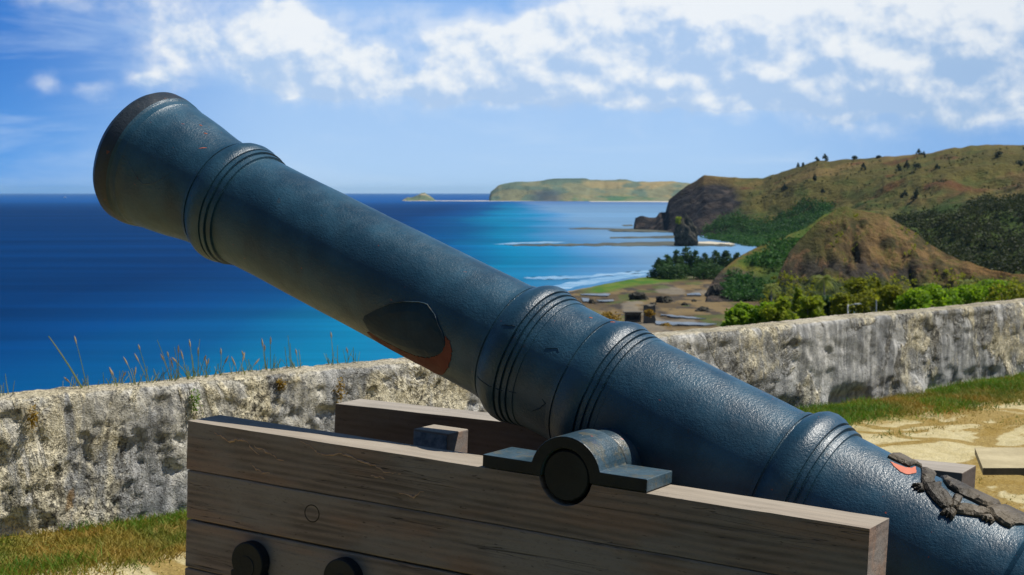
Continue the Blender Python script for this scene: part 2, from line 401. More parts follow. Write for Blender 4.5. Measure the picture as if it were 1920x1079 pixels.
def sea_mat():
    m, t, b = material('sea_water')
    pos = t('ShaderNodeNewGeometry').outputs['Position']
    s = t('ShaderNodeSeparateXYZ', pos)
    wob = t.math('MULTIPLY', t.math('SUBTRACT', t.noise(t.scaled(pos, .004, .0012, 1), 1, 3, .6), .5), 160)
    X = t.math('ADD', s.outputs[0], wob)
    near = t.math('SUBTRACT', 1.0, t.smooth(s.outputs[1], 330, 900))
    X = t.math('ADD', X, t.math('MULTIPLY', near, 22.0))
    r = t('ShaderNodeValToRGB', t('ShaderNodeMapRange', X, -190.0, 110.0).outputs[0])
    e = r.color_ramp.elements
    e[0].position = 0; e[0].color = (.0002, .030, .120, 1)
    e[1].position = 1; e[1].color = (.095, .235, .40, 1)
    for p, cc in ((.22, (.0002, .048, .175)), (.42, (.0004, .074, .21)), (.58, (.001, .16, .31)), (.70, (.010, .175, .35)), (.85, (.05, .20, .40))):
        q = e.new(p); q.color = (*cc, 1)
    far = t.smooth(s.outputs[1], 3500, 9000)
    colr = t.mix(far, r.outputs[0], (.0003, .072, .27))
    st = t.noise(t.scaled(pos, .0016, .016, 1), 1, 5, .62)
    st2 = t.noise(t.scaled(pos, .012, .11, 1), 1, 4, .6)
    st3 = t.noise(t.scaled(pos, .0004, .0026, 1), 1, 4, .6)
    st4 = t.noise(t.scaled(pos, .0009, .0065, 1), 1, 3, .6)
    f = t.math('ADD', t.math('MULTIPLY', st, .75), t.math('ADD', t.math('MULTIPLY', st2, .25), t.math('ADD', t.math('MULTIPLY', st3, .55), t.math('MULTIPLY', st4, .6))))
    f = t.math('SUBTRACT', t.math('MULTIPLY', f, 1.1), .32)
    v = t('ShaderNodeVectorMath', colr, operation='SCALE'); t.put(v.inputs['Scale'], f)
    wv = t.noise(t.scaled(pos, .05, .22, 1), 1, 4, .6)
    nrm = t.bump(wv, .35, 1.2)
    df = t('ShaderNodeBsdfDiffuse', v.outputs[0])
    gl = t('ShaderNodeBsdfGlossy', (1, 1, 1), .3); t.put(gl.inputs['Normal'], nrm)
    calm = t.smooth(X, 10, 120)
    mx = t('ShaderNodeMixShader', t.math('ADD', .025, t.math('MULTIPLY', calm, .2)), df.outputs[0], gl.outputs[0])
    t.l.new(mx.outputs[0], m.node_tree.nodes['Material Output'].inputs[0])
    return m
M_SEA = sea_mat()
M_FOAM = flat_mat('sea_foam', (.09, .24, .41), (.24, .38, .51), .07, .7, .3, .2)
M_REEF = flat_mat('reef_rock', (.045, .05, .042), (.10, .105, .075), .05, .9, .6, .5)
M_BEACHSAND = flat_mat('pale_beach_sand', (.5, .45, .34), (.6, .54, .42), .02, .9, 0)
M_POOL = flat_mat('shallow_pool', (.09, .11, .12), (.17, .19, .20), .25, .35, .1, .05, .5)

# ------------------------------------------------------------------ camera, sun, sky
cam = bpy.data.cameras.new('Camera'); co = bpy.data.objects.new('Camera', cam); COL.objects.link(co)
cam.sensor_width = 36; cam.lens = FPX / 1920 * 36
co.location = (0, 0, EYE); co.rotation_euler = (math.pi / 2 - PITCH, 0, 0)
cam.clip_start = .1; cam.clip_end = 500000
cam.dof.use_dof = True; cam.dof.focus_distance = 4.0; cam.dof.aperture_fstop = 14
sc.camera = co
SUNEL = R(57); SUNAZ = Vector((.976, .195))
sd = Vector((SUNAZ.x * math.cos(SUNEL), SUNAZ.y * math.cos(SUNEL), math.sin(SUNEL))).normalized()
sl = bpy.data.lights.new('Sun', 'SUN'); sl.energy = 4.9; sl.angle = R(.5); sl.color = (1, .95, .86)
so = bpy.data.objects.new('Sun', sl); COL.objects.link(so)
so.rotation_euler = sd.to_track_quat('Z', 'Y').to_euler(); so.location = (20, -10, 40)
sc.view_settings.view_transform = 'Standard'; sc.view_settings.look = 'None'
sc.view_settings.exposure = .22; sc.view_settings.gamma = 1

w = bpy.data.worlds.new('World'); sc.world = w; w.use_nodes = True
t = NT(w.node_tree); bg = w.node_tree.nodes['Background']
sky = t('ShaderNodeTexSky', sky_type='NISHITA'); sky.sun_disc = False
sky.sun_elevation = SUNEL; sky.sun_rotation = math.atan2(sd.x, sd.y); sky.altitude = 50; sky.ozone_density = 2.0; sky.dust_density = .6
d = t.coord('Generated'); s = t('ShaderNodeSeparateXYZ', t('ShaderNodeVectorMath', d, operation='NORMALIZE').outputs[0])
K = 3000.0
az = t.math('MULTIPLY', t.math('ARCTAN2', s.outputs[0], s.outputs[1]), K)      # bearing and height above the horizon
el = t.math('MULTIPLY', t.math('ARCSINE', s.outputs[2]), K)
P = t('ShaderNodeCombineXYZ', az, el, 0.0).outputs[0]
# air colour: pale over the horizon, deeper higher up and away to the left
rv = t('ShaderNodeValToRGB', t('ShaderNodeMapRange', el, -40.0, 520.0).outputs[0])
e = rv.color_ramp.elements
e[0].position = 0; e[0].color = (.47, .68, .93, 1); e[1].position = 1; e[1].color = (.14, .35, .80, 1)
for p, cc in ((.12, (.44, .65, .92)), (.35, (.37, .58, .90)), (.6, (.28, .50, .88)), (.8, (.19, .41, .84))):
    q = e.new(p); q.color = (*cc, 1)
left = t.math('SUBTRACT', 1.0, t.smooth(az, -960, -380))
deep = t.mix(t.smooth(el, 0, 300), (.05, .30, .80), (.0, .15, .58))
air = t.mix(t.math('MULTIPLY', left, .85), rv.outputs[0], deep)
right = t.smooth(az, 300, 980)
air = t.mix(t.math('MULTIPLY', right, .7), air, (.13, .34, .74))
# thin streaky veils
veil = t.noise(t.scaled(P, .0022, .012, 1), 1, 5, .6, .4)
air = t.mix(t.math('MULTIPLY', t.smooth(veil, .46, .75), .35), air, (.62, .76, .93))
# cumulus: soft blobs broken up by noise  (bearing, height, half widths, weight)
BL = [(540, 55, 55, 50, 1.0), (520, 115, 70, 48, 1.0), (595, 125, 85, 50, 1.1), (640, 160, 115, 26, .8),
      (345, 95, 84, 44, .95), (295, 158, 48, 22, .9), (180, 178, 28, 18, .6), (92, 162, 26, 20, .55),
      (712, 125, 30, 26, .7), (800, 180, 48, 22, .75), (870, 100, 50, 34, .9), (945, 112, 65, 40, 1.0), (1015, 95, 40, 42, 1.0),
      (910, 148, 150, 38, .7), (1010, 168, 150, 22, .8), (1170, 172, 130, 20, .75), (1280, 168, 110, 22, .7), (1200, 200, 60, 9, .6), (1310, 200, 60, 9, .6),
      (1130, 50, 110, 60, .75), (1250, 45, 120, 65, 1.0), (1340, 75, 95, 60, .9), (1440, 42, 115, 55, 1.1),
      (1405, 165, 62, 26, 1.0), (1485, 150, 34, 32, .9), (1440, 195, 110, 13, .7), (1560, 90, 120, 60, .8), (1640, 130, 110, 50, .75), (1620, 30, 150, 40, .85), (1700, 175, 120, 32, .75),
      (1570, 220, 40, 28, .6), (1790, 60, 90, 60, .7), (1860, 100, 90, 80, .8), (1890, 20, 70, 40, .9), (1800, 225, 60, 26, .5), (1660, 240, 50, 20, .4), (1900, 200, 70, 30, .55),
      (1300, 105, 340, 95, .46), (1720, 120, 300, 115, .52),
      (170, 22, 130, 26, .45), (400, 25, 120, 40, .38), (760, 52, 210, 48, .45), (1200, -150, 700, 70, .7), (2250, 60, 260, 110, .8)]
wp = t.noise(t.scaled(P, .0100, .0125, 1), 1, 5, .54, .1)
wq = t.noise(t.scaled(P, .0035, .0045, 1), 1, 3, .5)
# warp positions a little so that no blob keeps an oval edge
wc = t('ShaderNodeTexNoise'); t.put(wc.inputs['Vector'], t.scaled(P, .016, .018, 1)); wc.inputs['Scale'].default_value = 1; wc.inputs['Detail'].default_value = 4; wc.inputs['Roughness'].default_value = .5
wv = t('ShaderNodeVectorMath', t('ShaderNodeVectorMath', wc.outputs['Color'], (.5, .5, .5), operation='SUBTRACT').outputs[0], (58, 46, 0), operation='MULTIPLY').outputs[0]
PW = t('ShaderNodeVectorMath', P, wv, operation='ADD').outputs[0]
field = None; top = None
for (u, v, ru, rv_, wt) in BL:
    a = math.atan2(u - CX, FPX) * K; h = math.atan2(HZ - v, FPX) * K
    q = t('ShaderNodeVectorMath', PW, (a, h, 0), operation='SUBTRACT').outputs[0]
    q = t('ShaderNodeVectorMath', q, (1 / ru, 1 / rv_, 0), operation='MULTIPLY').outputs[0]
    dd = t('ShaderNodeVectorMath', q, q, operation='DOT_PRODUCT').outputs['Value']
    g = t.math('POWER', .46, dd)
    field = t.math('MULTIPLY_ADD', g, wt, field if field is not None else 0.0)
    # crown of every blob catches the sun, the foot stays grey
    top = t.math('MULTIPLY_ADD', t.math('MULTIPLY', g, wt), t('ShaderNodeSeparateXYZ', q).outputs[1], top if top is not None else 0.0)
dens = t.math('ADD', field, t.math('MULTIPLY', t.math('SUBTRACT', wp, .5), .78))
dens = t.math('ADD', dens, t.math('MULTIPLY', t.math('SUBTRACT', wq, .5), .2))
alpha = t.math('MAXIMUM', t.math('MULTIPLY', t.smooth(dens, .44, .86), .95), t.math('MULTIPLY', t.smooth(dens, .08, .95), .72))
P2 = t('ShaderNodeVectorMath', P, (14, 22, 0), operation='ADD').outputs[0]
wp2 = t.noise(t.scaled(P2, .0100, .0125, 1), 1, 5, .54, .1)
relief = t.math('MULTIPLY', t.math('SUBTRACT', wp, wp2), 3.6)
lit = t.math('ADD', t.math('ADD', relief, t.math('MULTIPLY', top, .62)), .34)
cl = t.mix(t.smooth(lit, -.35, .85), (.44, .60, .84), (.93, .95, .95))
cl = t.mix(t.math('MULTIPLY', right, .45), cl, t.mix(t.smooth(lit, -.35, .9), (.27, .42, .63), (.82, .86, .88)))
custom = t.mix(t.math('MULTIPLY', alpha, .92), air, cl)
# low sky as seen over the sea, the clear Nishita dome above it
cu10 = t('ShaderNodeVectorMath', custom, operation='SCALE'); cu10.inputs['Scale'].default_value = .87 / .06
hi = t.smooth(el, 520, 1100)
tint = t.mix(1.0, sky.outputs[0], (.78, .95, 1.12), 'MULTIPLY')
t.put(bg.inputs[0], t.mix(hi, cu10.outputs[0], tint)); bg.inputs[1].default_value = .06
w.cycles.sampling_method = 'MANUAL'; w.cycles.sample_map_resolution = 512

# ------------------------------------------------------------------ the sea
rad = [0, 300, 600, 1000, 1700, 3000, 6000, 12000, 30000, 60000]; ns = 64
V = []; 
for r_ in rad:
    for i in range(ns):
        V.append((r_ * math.sin(2 * math.pi * i / ns), r_ * math.cos(2 * math.pi * i / ns), SEA))
V = np.array(V).reshape(len(rad), ns, 3).transpose(1, 0, 2).reshape(-1, 3)
F = gridfaces(ns, len(rad), True)
bm = bmesh.new(); vs = [bm.verts.new(v) for v in V]
for f in F:
    if f[0] % len(rad) == 0: bm.faces.new([vs[f[0]], vs[f[1] + 1], vs[f[3]]])
    else: bm.faces.new([vs[i] for i in f])
bmesh.ops.remove_doubles(bm, verts=bm.verts, dist=.01)
o = obj('sea', bm, M_SEA); tag(o, kind='structure')

# ------------------------------------------------------------------ land
class Land:
    """height field over bearing (given as photo column) and distance"""
    def __init__(s, name, cols, crest, dist, base, nu, nv, colour, mat, rough, back=1.35, shape=.85, gully=1.0, lab=None):
        s.u = np.linspace(cols[0], cols[1], nu); s.s = np.linspace(-.06, back, nv)
        cu = np.array(crest, float); yc = np.interp(s.u, cu[:, 0], cu[:, 1])
        yc = yc + (fbm(s.u * .05, 3.3, 0, 4) - .5) * rough[1]
        Dc = np.interp(s.u, *np.array(dist, float).T); Db = np.interp(s.u, *np.array(base, float).T)
        U, S = np.meshgrid(s.u, s.s, indexing='ij')
        D = Db[:, None] + (Dc - Db)[:, None] * S
        X = (U - CX) / FPX * D
        zc = EYE - (yc - HZ) / FPX * Dc
        zb = np.where(s.u > -1, SEA - .8, 0)
        sc_ = np.clip(S, 0, 1)
        g = np.where(S < 1, shape * sc_ + (1 - shape) * sstep(0, 1, sc_), 1 - (S - 1) * .55)
        Z = zb[:, None] + (zc - zb)[:, None] * g
        Z = np.where(S < 0, zb[:, None] + S * 30, Z)
        L = rough[2]; back_ = back
        n = fbm(X / L, D / (L * 1.3), 0, 5) - .5
        rid = np.abs(fbm(X / (L * .8) + 7, D / (L * 3.0) + 3, 0, 4) - .5) * 2
        rid2 = np.abs(fbm(X / (L * .26) + 1, D / (L * .9) + 6, 0, 4) - .5) * 2
        n = n - (1 - rid2) * .14 * gully + .1 * gully
        amp = np.clip(sc_ * 4, 0, 1) * np.clip((1.02 - sc_) * 3.0, .0, 1)
        amp = np.where(S > 1, np.clip((S - 1) * 3, 0, 1), amp)
        Z = Z + (n * 1.6 - (1 - rid) * .35 * gully) * rough[0] * amp + (fbm(X / (L * .16), D / (L * .16), 0, 3) - .5) * rough[0] * .35 * np.clip(amp, .12, 1)
        s.X, s.Y, s.Z, s.S, s.U = X, D, Z, S, U
        s.vpx = CY - FPX * ((D * SP + (Z - EYE) * CP) / (D * CP - (Z - EYE) * SP))
        gz = np.gradient(Z, axis=1) / np.maximum(np.gradient(D, axis=1), 1e-3)
        s.slope = np.abs(gz)
        col = colour(s)
        s.o = npmesh(name, np.stack([X, D, Z], -1).reshape(-1, 3), gridfaces(nu, nv), mat, smooth=True, col=col.reshape(-1, 3))
        tag(s.o, kind='structure')
    def hit(s, u, v):
        """ground point of this land seen at photo pixel u,v"""
        i = int(np.clip(np.searchsorted(s.u, u), 1, len(s.u) - 1))
        js = np.where(s.vpx[i] <= v)[0]
        j = js[0] if len(js) else int(np.argmin(s.vpx[i]))
        return Vector((s.X[i, j], s.Y[i, j], s.Z[i, j]))

def hillcol(s):
    X, Y, Z, U, V = s.X, s.Y, s.Z, s.U, s.vpx
    n = fbm(X / 60, Y / 60, Z / 40, 5); n2 = fbm(X / 17 + 5, Y / 22, Z / 14, 4); n3 = fbm(X / 150 + 9, Y / 150, 0, 3)
    tan, brown, olive, green = (.150, .105, .036), (.068, .046, .019), (.080, .074, .018), (.030, .062, .012)
    c = lerp(np.array(tan) + 0 * X[..., None], np.array(brown), sstep(.42, .62, n))
    c = lerp(c, np.array(olive), sstep(.47, .62, n3) * .8)
    c = lerp(c, np.array((.10, .034, .018)), sstep(.64, .72, fbm(X / 35 + 2, Y / 50 + 8, 0, 4)) * .7)
    low = sstep(.62, .3, s.S + (n - .5) * .9)
    low = np.maximum(low * sstep(1250, 1340, U), sstep(368, 400, V + (n - .5) * 60) * sstep(1600, 1720, U))
    c = lerp(c, np.array(green), np.clip(low + sstep(.58, .66, n2) * .45, 0, 1) * .85)
    # bare sea cliff at the point
    cl = np.clip(sstep(1420, 1310, U + (n - .5) * 120) * sstep(330, 362, V + (n2 - .5) * 40 + np.clip(U - 1300, 0, 99) * -.12), 0, 1)
    ck = sstep(55, 25, np.hypot((U - 1345), (V - 372) * 1.5) + (n2 - .5) * 40)
    rock = lerp(np.array((.014, .014, .016)) + 0 * X[..., None], np.array((.055, .044, .038)), sstep(.45, .68, n2))
    c = lerp(c, rock, np.clip(cl + ck * .8, 0, 1))
    return c
hill = Land('hill', (1188, 2500),
    [(1188, 424), (1191, 409), (1200, 405), (1230, 407), (1236, 398), (1249, 397), (1252, 376), (1270, 361), (1295, 342), (1320, 328), (1345, 331), (1390, 333), (1430, 333), (1465, 321), (1500, 311), (1530, 300), (1560, 301), (1600, 297), (1650, 295), (1700, 289), (1740, 286), (1790, 276), (1860, 270), (1920, 273), (2000, 268), (2200, 262), (2500, 290)],
    [(1188, 1960), (1300, 1980), (1450, 1950), (1700, 1800), (2000, 1700), (2500, 1600)],
    [(1188, 1870), (1245, 1820), (1300, 1640), (1400, 1350), (1550, 1100), (1700, 820), (2500, 700)],
    420, 150, hillcol, M_HILL, (26, 5, 150), gully=1.5)

def farcol(s):
    X, Y, Z = s.X, s.Y, s.Z
    n = fbm(X / 260, Y / 500, Z / 60, 5); n2 = fbm(X / 110 + 4, Y / 300, Z / 30, 4)
    c = lerp(np.array((.16, .16, .085)) + 0 * X[..., None], np.array((.26, .20, .085)), sstep(.45, .6, n) * sstep(900, 1230, s.U + 0 * n))
    c = lerp(c, np.array((.075, .12, .085)), sstep(.47, .6, n2) * .85)
    c = lerp(c, np.array((.05, .085, .07)), sstep(342, 335, s.vpx) * .8)
    c = lerp(c, np.array((.05, .13, .05)), sstep(.35, .1, s.S) * sstep(.4, .55, n2) * .8)
    c = lerp(c, np.array((.045, .06, .075)), sstep(40, 12, np.abs(s.U - 1025)) * sstep(352, 362, s.vpx) * .8)
    c = lerp(c, np.array((.5, .45, .34)), sstep(.035, .012, s.S) * sstep(.40, .5, fbm(X / 300 + 3, 0, 0, 2)))
    return c
Land('headland', (917, 1420),
    [(917, 374), (920, 360), (935, 348), (955, 343), (970, 341), (985, 342), (1000, 341), (1018, 339), (1030, 336), (1045, 335), (1075, 334), (1098, 334), (1106, 337), (1125, 338), (1150, 338), (1160, 336), (1175, 337), (1190, 341), (1240, 340), (1262, 340), (1280, 343), (1340, 346), (1420, 340)],
    [(917, 8700), (1420, 8900)], [(917, 8300), (1000, 8050), (1420, 8000)], 260, 60, farcol, M_FAR, (45, 3, 420), gully=.9)

def isletcol(s):
    n = fbm(s.X / 60, s.Y / 60, s.Z / 30, 4)
    c = lerp(np.array((.10, .13, .07)) + 0 * s.X[..., None], np.array((.32, .26, .17)), sstep(.5, .62, n + sstep(.25, .0, s.S) * .25))
    return c
Land('islet', (752, 818), [(752, 378), (757, 374), (764, 370), (772, 370), (778, 368), (784, 366), (790, 362), (797, 361), (801, 364), (806, 367), (812, 371), (818, 378)],
     [(752, 8700), (818, 8700)], [(752, 8450), (818, 8450)], 60, 26, isletcol, M_FAR, (6, 2, 70))

def knollcol(s):
    X, Y, Z, U, V = s.X, s.Y, s.Z, s.U, s.vpx
    n = fbm(X / 16, Y / 16, Z / 12, 5); n2 = fbm(X / 5 + 5, Y / 5, Z / 3.5, 4)
    c = lerp(np.array((.150, .094, .038)) + 0 * X[..., None], np.array((.074, .049, .023)), sstep(.42, .58, n))
    c = lerp(c, np.array((.075, .072, .016)), sstep(.50, .60, n2) * .7)
    c = lerp(c, np.array((.045, .058, .012)), sstep(1640, 1500, U + (n - .5) * 160) * .7)
    c = lerp(c, np.array((.06, .07, .014)), sstep(430, 400, V + (n - .5) * 50) * sstep(1660, 1560, U) * .9)
    c = lerp(c, np.array((.03, .030, .012)), sstep(.56, .64, fbm(X / 9 + 31, Y / 14, Z / 5, 4)) * .75)
    # dark bare bank low on the face, earth scars
    bank = sstep(.42, .52, n) * sstep(478, 498, V) * sstep(548, 515, V) * sstep(1750, 1700, U)
    c = lerp(c, np.array((.03, .027, .025)), bank * .85)
    c = lerp(c, np.array((.035, .028, .020)), sstep(1560, 1480, U + (n - .5) * 90) * sstep(430, 480, V) * .8)
    c = lerp(c, np.array((.19, .10, .05)), sstep(.63, .70, n2) * .5)
    c = lerp(c, np.array((.17, .095, .035)), sstep(1790, 1850, U) * .7)
    c = lerp(c, np.array((.03, .05, .012)), sstep(515, 535, V + (n - .5) * 30) * .75)
    return c
knoll = Land('knoll', (1440, 2300),
    [(1440, 560), (1452, 540), (1462, 512), (1480, 474), (1500, 448), (1530, 418), (1560, 396), (1587, 387), (1615, 394), (1640, 401), (1665, 407), (1690, 420), (1710, 432), (1740, 455), (1775, 477), (1810, 490), (1850, 504), (1900, 514), (1960, 520), (2100, 540), (2300, 575)],
    [(1440, 650), (1500, 690), (1600, 720), (1750, 700), (1900, 640), (2300, 620)], [(1440, 600), (1500, 585), (1660, 560), (2300, 520)],
    300, 110, knollcol, M_KNOLL, (13, 5, 26), gully=2.0, shape=1.0)
def spurcol(s):
    X, Y, Z, U, V = s.X, s.Y, s.Z, s.U, s.vpx
    n = fbm(X / 18, Y / 18, Z / 12, 5); n2 = fbm(X / 6 + 5, Y / 6, Z / 4, 4)
    c = lerp(np.array((.05, .085, .012)) + 0 * X[..., None], np.array((.11, .115, .018)), sstep(.4, .6, n))
    c = lerp(c, np.array((.14, .095, .03)), sstep(.86, .97, s.S + (n2 - .5) * .25) * sstep(1520, 1430, U) * .8)
    c = lerp(c, np.array((.025, .055, .012)), sstep(.75, .45, s.S + (n - .5) * .4) * .9)
    rock = lerp(np.array((.022, .020, .020)) + 0 * X[..., None], np.array((.075, .055, .045)), sstep(.42, .62, n2))
    c = lerp(c, rock, sstep(1440, 1385, U + (n - .5) * 110) * sstep(495, 520, V + (n2 - .5) * 30) * .95)
    return c
spur = Land('spur', (1322, 1640),
    [(1322, 565), (1326, 545), (1338, 526), (1350, 512), (1370, 494), (1390, 479), (1405, 471), (1430, 459), (1470, 444), (1510, 428), (1545, 402), (1580, 388), (1640, 398)],
    [(1322, 690), (1400, 770), (1640, 900)], [(1322, 640), (1400, 640), (1640, 700)], 200, 90, spurcol, M_KNOLL, (4.5, 3, 32), gully=.8)

# slope from the fort down to the shore (hidden for the most part behind the parapet)
WA = Vector((-2.47, 7.65)); WD = Vector((.7130, .7012)); WD.normalize(); WN = Vector((WD.y, -WD.x))  # WN points back to the terrace
xs = np.concatenate([np.linspace(-400, -60, 12), np.linspace(-55, 60, 47), np.linspace(66, 700, 50)])
ys = np.concatenate([np.linspace(-60, 60, 61), np.geomspace(63, 900, 60)])
X, Y = np.meshgrid(xs, ys, indexing='ij')
q = -((X - WA.x) * WN.x + (Y - WA.y) * WN.y) - .45
zb = np.interp(Y + 0 * X, [-60, 0, 20, 60, 120, 170, 250, 350, 450, 600, 900], [-2, -2, -6, -13, -19, -22, -29, -38, -44.2, -46.5, -47.5])
coast = np.interp(Y, [-60, 20, 100, 300, 450, 520, 900], [-12, -12, -22, -12, 0, 40, 60])
zb = np.where(X < coast, zb + (SEA - 4 - zb) * sstep(0, 26, coast - X), zb)
zz = np.where(q > 0, np.maximum(zb, -.35 - q * 1.35), -.75) + (fbm(X / 6, Y / 6, 0, 4) - .5) * np.clip(q * .4, 0, 3.0)
cc = lerp(np.array((.05, .075, .014)) + 0 * X[..., None], np.array((.13, .10, .03)), sstep(.42, .6, fbm(X / 9, Y / 9, 0, 4)))
o = npmesh('hillside', np.stack([X, Y, zz], -1).reshape(-1, 3), gridfaces(len(xs), len(ys)), M_KNOLL, smooth=True, col=cc.reshape(-1, 3)); tag(o, kind='structure')

# unseen rise added behind the camera to block glow from the low sky
an = np.radians(np.linspace(95, 300, 84)); rr = np.linspace(26, 150, 26)
A_, R_ = np.meshgrid(an, rr, indexing='ij')
X2 = R_ * np.sin(A_); Y2 = R_ * np.cos(A_)
side_ = sstep(95, 120, np.degrees(A_)) * sstep(300, 268, np.degrees(A_))
z2 = -.9 + side_ * (sstep(26, 120, R_) * 30 + (fbm(X2 / 14, Y2 / 14, 0, 4) - .5) * 7 * sstep(26, 50, R_))
c2 = lerp(np.array((.035, .055, .012)) + 0 * X2[..., None], np.array((.09, .08, .025)), sstep(.45, .62, fbm(X2 / 12, Y2 / 12, 3, 4)))
o = npmesh('hillside', np.stack([X2, Y2, z2], -1).reshape(-1, 3), gridfaces(len(an), len(rr)), M_KNOLL, smooth=True, col=c2.reshape(-1, 3)); tag(o, kind='structure')

# tidal flat at the head of the bay
SHORE = [(985, 700), (1000, 622), (1015, 585), (1030, 562), (1046, 549), (1065, 541), (1090, 536), (1130, 529), (1170, 522), (1210, 516), (1240, 512), (1300, 508), (1420, 500)]
us = np.linspace(985, 1470, 160); vv = np.concatenate([np.linspace(497, 640, 100), np.linspace(645, 820, 36)])
U, Vp = np.meshgrid(us, vv, indexing='ij')
Dg = (EYE - SEA - .5) * FPX / (Vp - HZ)
Xg = (U - CX) / FPX * Dg
sy = np.interp(U, *np.array(SHORE, float).T) + (fbm(U / 22, 1.7, 0, 3) - .5) * 5
inn = Vp - sy
zg = SEA - .9 + 1.35 * sstep(-4, 7, inn) + (fbm(Xg / 9, Dg / 16, 0, 5) - .5) * 1.1 * sstep(0, 20, inn)
n = fbm(Xg / 16, Dg / 30, 0, 5); n2 = fbm(Xg / 5 + 3, Dg / 11, 0, 4)
c = lerp(np.array((.16, .115, .055)) + 0 * U[..., None], np.array((.085, .062, .034)), sstep(.42, .62, n))
c = lerp(c, np.array((.035, .032, .03)), sstep(.56, .66, n2) * .8)
c = lerp(c, np.array((.19, .165, .125)), sstep(.62, .70, fbm(Xg / 12 + 8, Dg / 40, 0, 4)) * .7)
c = lerp(c, np.array((.06, .085, .02)), sstep(.6, .68, fbm(Xg / 10 + 1, Dg / 30 + 5, 0, 4)) * .7)
gr = sstep(2, 5, inn) * sstep(22, 15, inn + (n - .5) * 10) * sstep(1075, 1130, U) * sstep(1320, 1250, U)
c = lerp(c, lerp(np.array((.045, .115, .012)) + 0 * U[..., None], np.array((.10, .14, .02)), sstep(.3, .7, n2)), gr)
c = lerp(c, np.array((.45, .38, .26)), sstep(6, 2, inn) * sstep(1130, 1070, U))
o = npmesh('tidal_flat', np.stack([Xg, Dg, zg], -1).reshape(-1, 3), gridfaces(len(us), len(vv)), M_FLAT, smooth=True, col=c.reshape(-1, 3)); tag(o, kind='structure')

def slab(name, pts, level, mat, thick=.5, jag=0.0, kind='structure', seed=0):
    """flat sheet on the shore: outline in photo pixels laid on a level plane"""
    rg = random.Random(seed)
    out = []
    for i, (u, v) in enumerate(pts):
        u2, v2 = pts[(i + 1) % len(pts)]
        k = max(1, int(abs(u2 - u) / 9))
        for j in range(k):
            f = j / k
            out.append((u + (u2 - u) * f, v + (v2 - v) * f + rg.uniform(-jag, jag)))
    bm = bmesh.new(); top = []; bot = []
    for u, v in out:
        D = (EYE - level) * FPX / (v - HZ)
        top.append(bm.verts.new(((u - CX) / FPX * D, D, level))); bot.append(bm.verts.new(((u - CX) / FPX * D, D, level - thick)))
    bm.faces.new(top); bm.faces.new(bot[::-1]); n = len(top)
    for i in range(n): bm.faces.new((top[i], bot[i], bot[(i + 1) % n], top[(i + 1) % n]))
    bmesh.ops.triangulate(bm, faces=[f for f in bm.faces if len(f.verts) > 4])
    o = obj(name, bm, mat); tag(o, kind=kind); return o
L0 = SEA + .25
slab('reef', [(945, 459.6), (985, 458), (1040, 457.6), (1090, 457), (1150, 455.5), (1262, 453), (1310, 456), (1380, 459.5), (1372, 462), (1300, 460.6), (1180, 461.4), (1080, 461), (985, 461)], L0, M_REEF, jag=.8, seed=1)
slab('reef', [(1065, 428.2), (1100, 427), (1150, 428.5), (1200, 430), (1195, 432), (1120, 430.3), (1070, 429.6)], L0, M_REEF, jag=.4, seed=2)
slab('reef', [(1140, 432), (1165, 430), (1200, 429), (1260, 432), (1262, 435.5), (1200, 434.4), (1150, 433.8)], L0 + .3, M_REEF, jag=.7, seed=3)
slab('reef', [(1143, 445), (1200, 443.5), (1265, 442), (1265, 446.5), (1200, 446.5), (1145, 447)], L0, M_REEF, jag=.5, seed=4)
slab('reef', [(1165, 422), (1185, 421), (1187, 423.5), (1170, 424)], L0, M_REEF, jag=.3, seed=5)
slab('surf', [(925, 457.6), (980, 454.5), (1030, 452.8), (1070, 454.2), (1035, 456), (985, 456.8), (940, 459)], SEA + .12, M_FOAM, .1, .7, seed=6)
slab('surf', [(980, 521.5), (1030, 519), (1090, 518), (1150, 512), (1215, 507.5), (1222, 510), (1160, 516), (1090, 522), (1020, 524)], SEA + .12, M_FOAM, .1, 1.2, seed=7)
slab('surf', [(1020, 541), (1070, 529), (1130, 520.5), (1190, 514.5), (1225, 511.5), (1215, 516), (1170, 522), (1130, 529), (1090, 536), (1050, 545)], SEA + .1, M_FOAM, .1, 1.0, seed=8)
slab('beach', [(760, 376.1), (830, 376.3), (920, 376.2), (1000, 376.4), (1000, 377.6), (900, 377.5), (820, 377.2), (760, 377.2)], SEA + .6, M_BEACHSAND, .5, seed=9)
slab('beach', [(1105, 377.2), (1180, 377.0), (1260, 377.6), (1255, 379.2), (1180, 378.8), (1105, 378.6)], SEA + .6, M_BEACHSAND, .5, seed=10)
slab('beach', [(1270, 454.5), (1330, 453), (1375, 456.5), (1378, 458), (1330, 457), (1280, 456)], SEA + .8, M_BEACHSAND, .5, .5, seed=11)
for i, p in enumerate([[(1088, 551), (1110, 550), (1145, 551), (1140, 554), (1105, 554), (1090, 553)], [(1118, 563), (1150, 562), (1152, 564.5), (1125, 565)], [(1288, 550.5), (1312, 550), (1316, 553), (1290, 554)],
        [(1225, 601), (1262, 604), (1310, 605.5), (1345, 608), (1330, 610), (1262, 609), (1232, 608)], [(1240, 589), (1290, 594), (1325, 598), (1290, 596.5), (1240, 591)], [(1090, 559), (1104, 559), (1108, 565), (1094, 566)]]):
    slab('tide_pool', p, SEA + .95, M_POOL, .3, .9, seed=20 + i)

